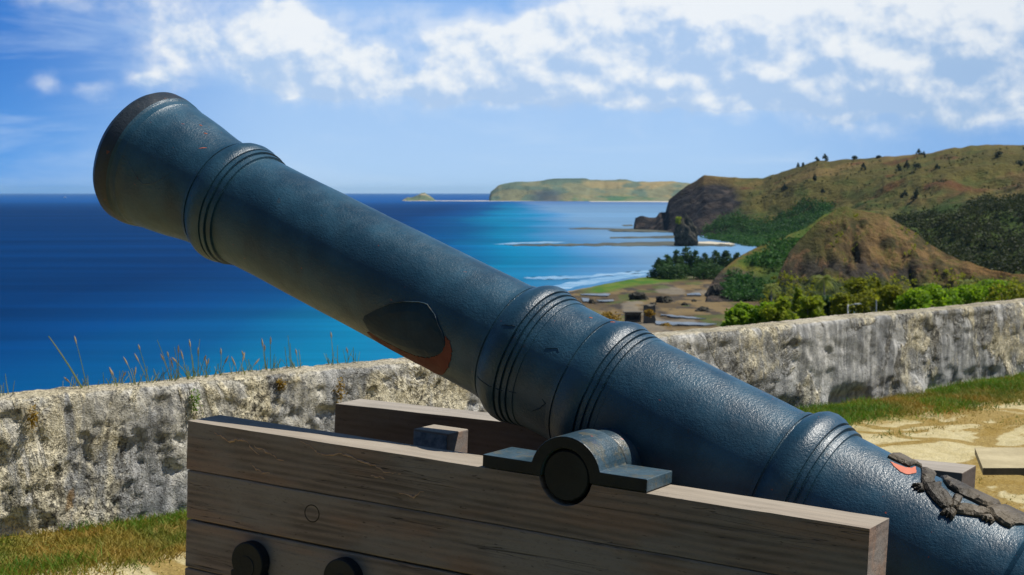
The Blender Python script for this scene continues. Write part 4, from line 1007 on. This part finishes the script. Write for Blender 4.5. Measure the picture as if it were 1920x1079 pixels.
# weeds rooted in cracks of the wall face
for i, (u, z, lm, lab, hgt) in enumerate([(357, .57, L_BRIGHT, 'small green weed in a crack below the wall top, left of the gun carriage', .11), (630, .55, L_YELLOW, 'yellow weed in a crack of the wall by the far carriage cheek', .12), (520, .61, L_YELLOW, 'tiny yellow weed at the wall top midway to the barrel', .05), (52, .57, L_YELLOW, 'yellow brown weed in the crack at the left end of the wall', .10), (905, .22, L_YELLOW, 'yellow weed at the wall under the gun barrel', .14)]):
    t_ = wall_t(u, .0); p = wpt(t_, .03, z); rg = np.random.default_rng(i)
    C = np.array([[0, 0, 0]]) + rg.normal(size=(110, 3)) * (.013, .008, .30 * hgt); v, f = leaves(C, .0115, rg, aspect=.35)
    o = npmesh('weed', v, f, lm); o.location = p; tag(o, lab, 'weed', 'weeds in the cracks of the parapet')
# concrete bench at the right edge
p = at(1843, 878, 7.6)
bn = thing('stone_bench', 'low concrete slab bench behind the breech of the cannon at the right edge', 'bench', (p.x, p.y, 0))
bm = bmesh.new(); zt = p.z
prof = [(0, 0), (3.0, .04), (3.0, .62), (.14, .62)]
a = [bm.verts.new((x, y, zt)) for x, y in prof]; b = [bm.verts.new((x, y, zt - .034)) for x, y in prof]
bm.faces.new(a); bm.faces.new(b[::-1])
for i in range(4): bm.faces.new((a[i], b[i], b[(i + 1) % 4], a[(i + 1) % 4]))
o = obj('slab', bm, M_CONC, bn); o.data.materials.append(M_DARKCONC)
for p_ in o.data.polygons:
    if p_.normal.y < -.7: p_.material_index = 1  # front edge of the slab darkened: its shade is put into the colour
for x0 in (.32, 2.4):
    bm = bmesh.new(); add_prism(bm, [(x0 - .18, zt - .035), (x0 + .5, zt - .035), (x0 + .5, -.03), (x0 + .30, -.03), (x0 + .26, zt * .55)], .14, .54); obj('support', bm, M_DARKCONC, bn)

# ------------------------------------------------------------------ the gun
AX = Vector((-.79836, .47781, .36650)).normalized(); YC = Vector((-.51354, -.85806, 0)).normalized(); UPV = AX.cross(YC)
GB = Vector((.2203, 4.2, EYE - .5149))
GM = Matrix((( AX.x, YC.x, UPV.x, GB.x), (AX.y, YC.y, UPV.y, GB.y), (AX.z, YC.z, UPV.z, GB.z), (0, 0, 0, 1)))
gun = thing('cannon', 'old blue black iron cannon barrel pointing up to the left over the wall', 'cannon'); gun.matrix_world = GM
PROF = [(1.735, .045), (1.735, .085), (1.731, .150), (1.728, .195), (1.716, .207), (1.700, .2155), (1.672, .2155), (1.652, .212), (1.645, .2055), (1.632, .2035), (1.622, .2045), (1.614, .2005),
        (1.585, .1985), (1.545, .1935), (1.505, .1875), (1.465, .1800), (1.43, .1742), (1.395, .1705), (1.372, .1700), (1.3715, .1728), (1.360, .1742), (1.3595, .1712), (1.3555, .1712), (1.355, .1745), (1.346, .1798), (1.333, .1840), (1.316, .1856), (1.300, .1840), (1.2905, .1808), (1.290, .1765), (1.2845, .1765), (1.284, .1800), (1.2715, .1792), (1.271, .1725), (1.2655, .1725), (1.265, .1752), (1.251, .1740), (1.250, .1684),
        (1.15, .1672), (1.0, .1675), (.8, .1668), (.6, .1668), (.4, .1668), (.285, .1672), (.2845, .1700), (.2705, .1715), (.270, .1690), (.2645, .1690), (.264, .1740), (.252, .1810), (.238, .1880), (.222, .1925), (.206, .1935), (.1945, .1905), (.194, .1845), (.1885, .1845), (.188, .1890), (.1775, .1885), (.177, .1822), (.1715, .1822), (.171, .1865), (.1605, .1855), (.160, .1802), (.1555, .1800), (.155, .1835), (.140, .1825), (.139, .1802),
        (.11, .1795), (.06, .1785), (.034, .1790), (.0335, .1822), (.0205, .1832), (.020, .1800), (.0145, .1800), (.014, .1850), (.002, .1880), (-.012, .1932), (-.030, .1972), (-.046, .1968), (-.0595, .1930), (-.060, .1868), (-.0655, .1868), (-.066, .1925), (-.0775, .1918), (-.078, .1858), (-.0835, .1858), (-.084, .1905), (-.0955, .1895), (-.096, .1845), (-.1015, .1845), (-.102, .1890), (-.114, .1885), (-.115, .1872),
        (-.2, .1880), (-.35, .1862), (-.5, .1848), (-.548, .1848), (-.5485, .1890), (-.5600, .1900), (-.5605, .1862), (-.5665, .1862), (-.567, .1925), (-.578, .2010), (-.594, .2085), (-.612, .2105), (-.630, .2075), (-.6425, .2020), (-.643, .1955), (-.650, .1955), (-.6505, .2005), (-.6605, .1990), (-.661, .1915), (-.668, .1915), (-.6685, .1955), (-.680, .1940), (-.681, .1890),
        (-.75, .1868), (-.85, .1850), (-1.0, .1860), (-1.14, .1872), (-1.15, .190), (-1.165, .212), (-1.20, .220), (-1.235, .214), (-1.25, .19), (-1.30, .14), (-1.34, .08), (-1.36, .05), (-1.40, .045), (-1.43, .07), (-1.47, .085), (-1.51, .07), (-1.535, .02)]
def rad_at(x): 
    P_ = sorted((s_, r_) for s_, r_ in PROF if abs(s_ - round(s_, 3)) < 1)
    return float(np.interp(x, [q_[0] for q_ in P_], [q_[1] for q_ in P_]))
# the mouldings stand out crisply
def crisp(s_, r_):
    for lo, hi in ((1.24, 1.366), (.139, .29), (-.112, .03), (-.684, -.54)):
        if lo < s_ < hi:
            k = (s_ - lo) / (hi - lo)
            b0 = {1.24: (.1682, .1715), .139: (.1815, .1672), -.112: (.1872, .1795), -.684: (.1895, .1850)}[lo]
            bs_ = b0[0] + (b0[1] - b0[0]) * k
            return bs_ + (r_ - bs_) * 1.24
    return r_
PROF = [(s_, crisp(s_, r_)) for s_, r_ in PROF]
# split long plain stretches for a gently uneven casting
fine_prof = []
for (s0, r0), (s1, r1) in zip(PROF, PROF[1:]):
    k = max(1, int(abs(s1 - s0) / .03))
    for j in range(k): fine_prof.append((s0 + (s1 - s0) * j / k, r0 + (r1 - r0) * j / k))
fine_prof.append(PROF[-1])
def barrel_part(name, prof, mat, cap=True):
    bm = bmesh.new(); add_lathe(bm, prof, 'x', 160, cap=cap)
    for v in bm.verts:
        r_ = math.hypot(v.co.y, v.co.z)
        if r_ > .1:
            q_ = float(vnoise(v.co.x * 9, v.co.y * 9, v.co.z * 9) - .5) * .0022
            v.co.y *= 1 + q_ / r_; v.co.z *= 1 + q_ / r_
    o = obj(name, bm, mat, gun, smooth=True); o.data.set_sharp_from_angle(angle=R(24)); return o
lip = [p_ for p_ in fine_prof if p_[0] > 1.6515]
body = [p_ for p_ in fine_prof if p_[0] <= 1.6525 and p_[0] > -1.37]
casc = [p_ for p_ in fine_prof if p_[0] <= -1.36]
# the bore is a real recess
barrel_part('muzzle_lip', [(1.2, .045), (1.2, .062), (1.73, .062)] + lip[2:] + [(1.651, .18)], M_IRONRIM)
barrel_part('barrel', [(1.652, .18)] + body, M_IRON)
barrel_part('cascabel', casc, M_IRON)
TX, TZ = -.1842, -.10
for sgn in (1, -1):
    bm = bmesh.new()
    pr = [(.13, .0622), (.395, .0622), (.400, .0612), (.4035, .058), (.4040, .0)]
    add_lathe(bm, [(y * sgn, max(r_, .0005)) for y, r_ in pr], 'y', 72, (TX, 0, TZ))
    obj('trunnion', bm, M_STRAP, gun)
    bm = bmesh.new(); add_lathe(bm, [(.12 * sgn, .098), (.17 * sgn, .088), (.236 * sgn, .084), (.246 * sgn, .080), (.248 * sgn, .0635)], 'y', 72, (TX, 0, TZ), cap=False); obj('rimbase', bm, M_CAP, gun, smooth=True)

def ragged(pts, amp, seed):
    rg = random.Random(seed); out = []
    for (x0, a0), (x1, a1) in zip(pts, pts[1:] + pts[:1]):
        k = max(1, int(math.hypot(x1 - x0, R(a1 - a0) * .18) / .005))
        for j in range(k):
            f = j / k; out.append((x0 + (x1 - x0) * f + rg.uniform(-amp, amp), a0 + (a1 - a0) * f + math.degrees(rg.uniform(-amp, amp) / .18)))
    return out
def edge_dist(px, py, O):
    d_ = 9
    for (x0, y0), (x1, y1) in zip(O, O[1:] + O[:1]):
        dx, dy = x1 - x0, y1 - y0; l2 = dx * dx + dy * dy + 1e-12
        f = min(1, max(0, ((px - x0) * dx + (py - y0) * dy) / l2)); d_ = min(d_, math.hypot(px - x0 - dx * f, py - y0 - dy * f))
    return d_
def cyl_patch(name, outline, thick, mat, lift=.0006, parent=gun, res=.012, dome=0):
    """plate that hugs the barrel: outline as (distance along bore, degrees from the top)"""
    bm = bmesh.new()
    vs = [bm.verts.new((x, R(a) * .18, 0)) for x, a in outline]
    es = [bm.edges.new((vs[i], vs[(i + 1) % len(vs)])) for i in range(len(vs))]
    bmesh.ops.triangle_fill(bm, edges=es, use_beauty=True)
    bmesh.ops.subdivide_edges(bm, edges=[e_ for e_ in bm.edges if e_.calc_length() > res], cuts=2)
    bmesh.ops.triangulate(bm, faces=bm.faces[:])
    bmesh.ops.subdivide_edges(bm, edges=[e_ for e_ in bm.edges if e_.calc_length() > res], cuts=1)
    bmesh.ops.triangulate(bm, faces=bm.faces[:])
    bmesh.ops.recalc_face_normals(bm, faces=bm.faces)
    ret = bmesh.ops.extrude_face_region(bm, geom=bm.faces[:])
    O_ = [(x, R(a) * .18) for x, a in outline]
    topv = {g for g in ret['geom'] if isinstance(g, bmesh.types.BMVert)}
    for v in bm.verts:
        x = v.co.x; a = v.co.y / .18; r_ = rad_at(x) + (thick * (1 if not dome else .45 + .55 * min(1, edge_dist(x, v.co.y, O_) / dome)) + lift if v in topv else lift - .003)
        v.co = (x, r_ * math.sin(a), r_ * math.cos(a))
    return obj(name, bm, mat, parent, smooth=False)
OUT = {
'plate': [(0.6662, 121.7), (0.6594, 115.33), (0.6188, 101.27), (0.5836, 90.29), (0.5483, 82.9), (0.4998, 76.05), (0.473, 74.57), (0.4429, 78.95), (0.4142, 87.23), (0.393, 93.27), (0.3818, 99.23), (0.3851, 107.78), (0.4058, 117.17), (0.4359, 125.13), (0.4804, 132.4), (0.5312, 136.0), (0.5765, 136.6), (0.6224, 136.68), (0.6474, 134.19)],
'primer': [(0.3905, 92.88), (0.3705, 95.73), (0.3562, 103.0), (0.3571, 114.25), (0.3628, 123.58), (0.3945, 143.15), (0.4341, 154), (0.4642, 150.5), (0.5088, 155.6), (0.552, 156), (0.5955, 156), (0.6381, 152.66), (0.660, 138.95), (0.6474, 135.2), (0.6224, 137.7), (0.5752, 137.9), (0.5293, 137.04), (0.4796, 133.4), (0.4346, 126.1), (0.4040, 117.9), (0.3830, 108.2), (0.3796, 99.84)],
'head': [(-0.7825, 6.66), (-0.7773, -22), (-0.7917, -30), (-0.8057, -30), (-0.8281, -28), (-0.8376, -26), (-0.8482, -20), (-0.8372, -10.35), (-0.8377, 3.82), (-0.8247, 5.43), (-0.8058, 6.28)],
'neck': [(-0.8509, -12.05), (-0.8713, -20), (-0.8845, -20), (-0.9027, 6.13), (-0.9144, 11.8), (-0.9078, 16.7), (-0.8921, 21.62), (-0.8793, 13.58)],
'claw': [(-0.8728, 25.07), (-0.8906, 19.44), (-0.9053, 26.2), (-0.8928, 29.63), (-0.8932, 26.74), (-0.8818, 28.76), (-0.8871, 24.85), (-0.8746, 26.88)],
'leg': [(-0.8943, 20.95), (-0.9203, 5.85), (-0.9286, 12.85), (-0.9438, 14.69), (-0.9629, 19.4), (-0.9786, 26.04), (-0.9761, 32.83), (-0.9578, 33.29), (-0.9343, 30.45), (-0.9118, 26.24)],
'wing': [(-0.8921, -26), (-0.9241, -32), (-0.9735, -34), (-1.0229, -32), (-1.0505, -24), (-1.0469, 1.48), (-1.0403, 10.36), (-1.0041, 9.18), (-0.9697, 9.71), (-0.9413, 7.29), (-0.9197, -0.93)],
'strut': [(-0.9622, 14.06), (-0.9817, 11.71), (-0.9882, 21.66), (-0.9867, 27.28), (-0.9786, 29.26), (-0.9686, 23.48)],
'claw2': [(-0.9628, 38.43), (-0.9666, 32.79), (-0.9798, 28.98), (-0.993, 30.46), (-0.9953, 37.03), (-0.9911, 39.87), (-0.9839, 36.75), (-0.9803, 39.45), (-0.9755, 36.47), (-0.9717, 38.99)],
'hindleg': [(-0.9814, 23.57), (-0.9994, 18.29), (-1.0339, 12.98), (-1.057, 13.93), (-1.045, 24.07), (-0.9935, 31.83)],
'tail': [(-1.0382, 11.26), (-1.0524, -15.01), (-1.0608, -22), (-1.0869, -24), (-1.106, -24), (-1.138, -22), (-1.140, -3.61), (-1.1282, 8.03), (-1.1133, 14.21), (-1.1089, 20.77), (-1.0912, 21.38), (-1.0626, 18.53)],
'claw3': [(-1.0404, 24.12), (-1.0564, 18.51), (-1.0734, 21.98), (-1.07, 26.33), (-1.0623, 24.18), (-1.0587, 27.13), (-1.0538, 24.78), (-1.049, 26.87)],
'salmon': [(-0.7966, 10.93), (-0.8124, 10.0), (-0.8313, 8.5), (-0.8419, 4.4), (-0.8433, -5.2), (-0.8606, 8.01), (-0.8488, 16.45), (-0.8306, 17.52), (-0.8124, 15)]}
cyl_patch('patch_plate', OUT['plate'], .0028, M_PATCH, dome=.006)
cyl_patch('bare_primer', ragged(OUT['primer'], .0022, 1), .0010, M_PRIMER)
cyl_patch('bare_primer', ragged(OUT['salmon'], .0012, 2), .0010, M_SALMON)
# hairline casting seams and old cuts in the paint
def surf_line(name, pts, mat, r0=.0016, lift=.0003):
    bm = bmesh.new(); P_ = []
    for (x0, a0), (x1, a1) in zip(pts, pts[1:]):
        for j in range(6):
            f = j / 6; x = x0 + (x1 - x0) * f; a = R(a0 + (a1 - a0) * f) + float(vnoise(x * 60, a0, 1) - .5) * .012
            r_ = rad_at(x) + lift; P_.append((x, r_ * math.sin(a), r_ * math.cos(a)))
    n_ = len(P_); add_tube(bm, P_, [r0 * (.35 + .65 * math.sin(math.pi * (i + .5) / n_)) for i in range(n_)], 5); obj(name, bm, mat, gun)
surf_line('paint_seam', [(1.640, 78), (1.60, 82), (1.55, 92), (1.52, 96), (1.49, 92), (1.46, 82), (1.44, 72)], M_CAP, .0014)
surf_line('paint_crack', [(.235, 62), (.20, 58), (.165, 60)], M_PATCH, .0013)
surf_line('paint_crack', [(.26, 112), (.22, 110), (.18, 111), (.12, 108)], M_PATCH, .0014)
surf_line('paint_crack', [(.075, 118), (.055, 112), (.04, 104), (.055, 101)], M_PATCH, .0018)
surf_line('paint_crack', [(.10, 62), (.07, 57), (.06, 60)], M_PATCH, .0014)
surf_line('paint_chip', [(1.46, 20), (1.45, 17)], M_SALMON, .0022); surf_line('paint_chip', [(1.50, 14), (1.49, 12)], M_SALMON, .002)
surf_line('paint_chip', [(1.42, 40), (1.40, 33)], M_SALMON, .0018); surf_line('paint_chip', [(.02, 8), (.0, 4)], M_SALMON, .0022); surf_line('paint_chip', [(.07, 12), (.06, 10)], M_SALMON, .0022)
surf_line('plate_edge', OUT['plate'][2:11], M_CAP, .0016, .003)
crest = None
bm_all = []
for k, th_ in (('head', .012), ('neck', .009), ('claw', .010), ('leg', .011), ('wing', .013), ('strut', .010), ('claw2', .011), ('hindleg', .010), ('tail', .011), ('claw3', .012)):
    bm_all.append(cyl_patch('relief', OUT[k], th_ * .9, M_CREST, res=.0045, dome=.0035))
# the cast relief is one ornament: merge its pieces into one mesh
bm = bmesh.new()
for o_ in bm_all: bm.from_mesh(o_.data)
bmesh.ops.translate(bm, verts=bm.verts, vec=(0, 0, 0))
for v in bm.verts:
    q_ = (float(fbm(v.co.x * 110, v.co.y * 110, v.co.z * 110, 3)) - .5) * .0045; n_ = Vector((0, v.co.y, v.co.z)).normalized()
    if math.hypot(v.co.y, v.co.z) > rad_at(v.co.x): v.co += n_ * q_
crest = obj('cast_crest', bm, M_CREST, gun)
for o_ in bm_all: bpy.data.objects.remove(o_)

# ------------------------------------------------------------------ the carriage
CXV = Vector((-.857147, .512992, .046235)).normalized(); CZV = CXV.cross(YC)
TC = Vector((.33587, 4.13083, EYE - .67543))
CM = Matrix(((CXV.x, YC.x, CZV.x, TC.x), (CXV.y, YC.y, CZV.y, TC.y), (CXV.z, YC.z, CZV.z, TC.z), (0, 0, 0, 1)))
car = thing('gun_carriage', 'weathered timber gun carriage with iron straps carrying the cannon', 'gun carriage'); car.matrix_world = CM
YO, YI = .4064, .2744
def worn(bm, x0, x1, n=44):
    for x in np.linspace(x0, x1, n)[1:-1]:
        bmesh.ops.bisect_plane(bm, geom=bm.verts[:] + bm.edges[:] + bm.faces[:], plane_co=(float(x), 0, 0), plane_no=(1, 0, 0))
    for v in bm.verts:
        a, b_, c_ = v.co
        v.co.z += (float(fbm(a * 7, b_ * 5, c_ * 9, 3)) - .5) * .0030; v.co.y += (float(fbm(a * 6 + 9, b_ * 5, c_ * 9, 3)) - .5) * .003
        if abs(a - x0) < .002 or abs(a - x1) < .002: v.co.x += (float(fbm(a, b_ * 18, c_ * 18, 2)) - .5) * .005
def cheek(sgn, xf, xr, ztf, ztr, wm, label=None):
    y0, y1 = sorted((YO * sgn, YI * sgn))
    # upper plank carries the half round bed of the trunnion
    zt = lambda x: ztr + (ztf - ztr) * (x - xr) / (xf - xr)
    arc = [(.072 * math.cos(R(a)), .072 * math.sin(R(a))) for a in range(0, -181, -12)]
    arc = [(x, min(z, zt(x))) for x, z in arc]
    zs = [-.1465, -.2855, -.424, -.57]
    prof = [(xf, zt(xf)), (.072, zt(.072))] + arc[1:-1] + [(-.072, zt(-.072)), (xr, zt(xr)), (xr, zs[0] + .0012), (xf, zs[0] + .0012)]
    bm = bmesh.new(); add_prism(bm, prof, y0, y1); worn(bm, xr, xf); obj('cheek_plank', bm, wm, car, bevel=.004)
    for i in range(3):
        bm = bmesh.new(); xr2 = xr + (0, .0, .35)[i]
        add_box(bm, xr2, xf + .002 * (i - 1), y0 + .0015 * i * (sgn < 0), y1 - .0015 * i * (sgn > 0), zs[i + 1] + .0012, zs[i] - .0012 - .003 * (i == 1)); worn(bm, xr2, xf + .002 * (i - 1)); obj('cheek_plank', bm, wm, car, bevel=.005)
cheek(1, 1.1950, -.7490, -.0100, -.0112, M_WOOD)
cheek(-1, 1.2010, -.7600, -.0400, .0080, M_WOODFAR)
# capsquares over the trunnions
for sgn in (1, -1):
    zo = -.0085 if sgn > 0 else -.0118
    ang = np.linspace(13.5, 166.5, 17); ang2 = np.linspace(0, 180, 17)
    outer = [(.232, .0225)] + [(.0960 * math.cos(R(a)), .0960 * math.sin(R(a))) for a in ang] + [(-.217, .0225)]
    inner = [(.232, zo)] + [(.0668 * math.cos(R(a)), zo * (1 - math.sin(R(a))) + .0668 * math.sin(R(a))) for a in ang2] + [(-.217, zo)]
    y0, y1 = (YI - .003, YO + .0025) if sgn > 0 else (-YO - .0025, -YI + .003)
    bm = bmesh.new(); G = [[bm.verts.new((x, y, z)) for x, z in l] for y in (y0, y1) for l in (outer, inner)]
    for i in range(len(outer) - 1):
        for A, B in ((G[0], G[1]), (G[3], G[2]), (G[2], G[0]), (G[1], G[3])): bm.faces.new((A[i], A[i + 1], B[i + 1], B[i]))
    for i in (0, len(outer) - 1): bm.faces.new((G[0][i], G[1][i], G[3][i], G[2][i]))
    bmesh.ops.recalc_face_normals(bm, faces=bm.faces)
    o = obj('capsquare', bm, M_CAP, car, bevel=.0025, angle=50)
    o.data.materials.append(M_STRAP)
    for p_ in o.data.polygons:
        if abs(p_.normal.y) > .9: p_.material_index = 1
# scrolled strap ends on the near cheek
def scroll(x, z):
    bm = bmesh.new(); r0 = .054
    pr = [(x + r0 * math.cos(R(a)), z + r0 * math.sin(R(a))) for a in range(-30, 211, 10)] + [(x - r0 * .98, z - .03), (x - .042, z - .06), (x - .03, z - .14), (x + .052, z - .14), (x + .056, z - .03)]
    add_prism(bm, pr, YO + .0005, YO + .034)
    o = obj('strap_scroll', bm, M_STRAP, car, bevel=.005)
    bm = bmesh.new()
    sp = [(x + .030 * math.cos(R(a)) * (1 - .15 * (a + 120) / 240) - .004, YO + .0335, z - .012 + .032 * math.sin(R(a)) * (1 - .15 * (a + 120) / 240)) for a in range(-120, 121, 10)]
    sp = [(2 * x - px_, py_, pz_) for px_, py_, pz_ in sp]
    add_tube(bm, sp, [.0008 + .0022 * math.sin(math.pi * i / (len(sp) - 1)) for i in range(len(sp))], 6); obj('curl_ridge', bm, M_STRAP, o)
scroll(.943, -.3605); scroll(.632, -.3545)
# ring of a timber plug, pale scuffs in the upper plank
bm = bmesh.new(); add_tube(bm, [(.7538 + .0235 * math.cos(R(a)), YO - .0002, -.2043 + .0225 * math.sin(R(a))) for a in range(0, 361, 15)], .0016, 6); obj('timber_plug', bm, M_PLUG, car)
SCR = [[(1.097, -0.032), (1.062, -0.04), (1.04, -0.051), (1.018, -0.039), (0.981, -0.042), (0.955, -0.062), (0.93, -0.076)], [(0.956, -0.05), (0.9, -0.062), (0.875, -0.076), (0.845, -0.077)], [(0.966, -0.098), (0.947, -0.112), (0.922, -0.118), (0.892, -0.115)],
 [(0.799, -0.016), (0.763, -0.026), (0.739, -0.042), (0.71, -0.042), (0.664, -0.034), (0.63, -0.036), (0.595, -0.046), (0.556, -0.05), (0.521, -0.064), (0.499, -0.06), (0.467, -0.06)], [(0.566, -0.079), (0.538, -0.076), (0.515, -0.084)], [(0.484, -0.106), (0.464, -0.111), (0.431, -0.113), (0.413, -0.099), (0.395, -0.091)]]
bm = bmesh.new(); rg = random.Random(3)
for l in SCR:
    pts = []
    for (x0, z0), (x1, z1) in zip(l, l[1:]):
        k = max(2, int(math.hypot(x1 - x0, z1 - z0) / .007))
        for j in range(k): pts.append((x0 + (x1 - x0) * j / k + rg.uniform(-.002, .002), z0 + (z1 - z0) * j / k + rg.uniform(-.0022, .0022)))
    add_tube(bm, [(x, YO + .0001, z) for x, z in pts], [.0008 + .0034 * rg.random() * math.sin(math.pi * (i + .5) / len(pts)) for i in range(len(pts))], 5)
obj('scuff_mark', bm, M_SCUFF, car)
# block on the transom between the cheeks
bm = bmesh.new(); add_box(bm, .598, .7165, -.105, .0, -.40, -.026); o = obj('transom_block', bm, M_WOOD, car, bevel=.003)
bm = bmesh.new(); add_box(bm, .602, .713, -.0005, .003, -.38, -.032); obj('shade_facing', bm, M_BLUESHADE, o)  # thin bluish sheet: the block's shaded near side painted as colour
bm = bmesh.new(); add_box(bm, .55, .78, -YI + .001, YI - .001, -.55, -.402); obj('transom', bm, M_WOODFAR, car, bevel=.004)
# axletrees and trucks under the cheeks
CI = CM.inverted()
for x in (.88, -.42):
    zw = (CI @ Vector((CM @ Vector((x, 0, 0))).xy.to_3d() + Vector((0, 0, .215)))).z
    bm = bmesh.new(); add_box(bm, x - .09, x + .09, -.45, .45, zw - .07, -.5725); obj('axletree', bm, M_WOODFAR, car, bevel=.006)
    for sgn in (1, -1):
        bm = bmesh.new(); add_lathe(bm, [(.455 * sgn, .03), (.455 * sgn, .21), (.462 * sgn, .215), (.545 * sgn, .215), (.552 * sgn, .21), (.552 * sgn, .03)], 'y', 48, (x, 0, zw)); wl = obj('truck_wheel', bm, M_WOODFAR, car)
        bm = bmesh.new(); add_lathe(bm, [(.4515 * sgn, .05), (.60 * sgn, .05)], 'y', 24, (x, 0, zw)); obj('axle_end', bm, M_STRAP, wl)

# ------------------------------------------------------------------ the air: thin even haze round the whole place
m = bpy.data.materials.new('air'); m.use_nodes = True
nt = m.node_tree; nt.nodes.remove(nt.nodes['Principled BSDF'])
pv = nt.nodes.new('ShaderNodeVolumePrincipled'); pv.inputs['Color'].default_value = (.50, .78, 1, 1); pv.inputs['Density'].default_value = 1.4e-5
pv.inputs['Anisotropy'].default_value = .2
nt.links.new(pv.outputs[0], nt.nodes['Material Output'].inputs['Volume'])
bm = bmesh.new(); add_box(bm, -61000, 61000, -61000, 61000, SEA - 8, 160)
o = obj('haze', bm, m); tag(o, kind='stuff')
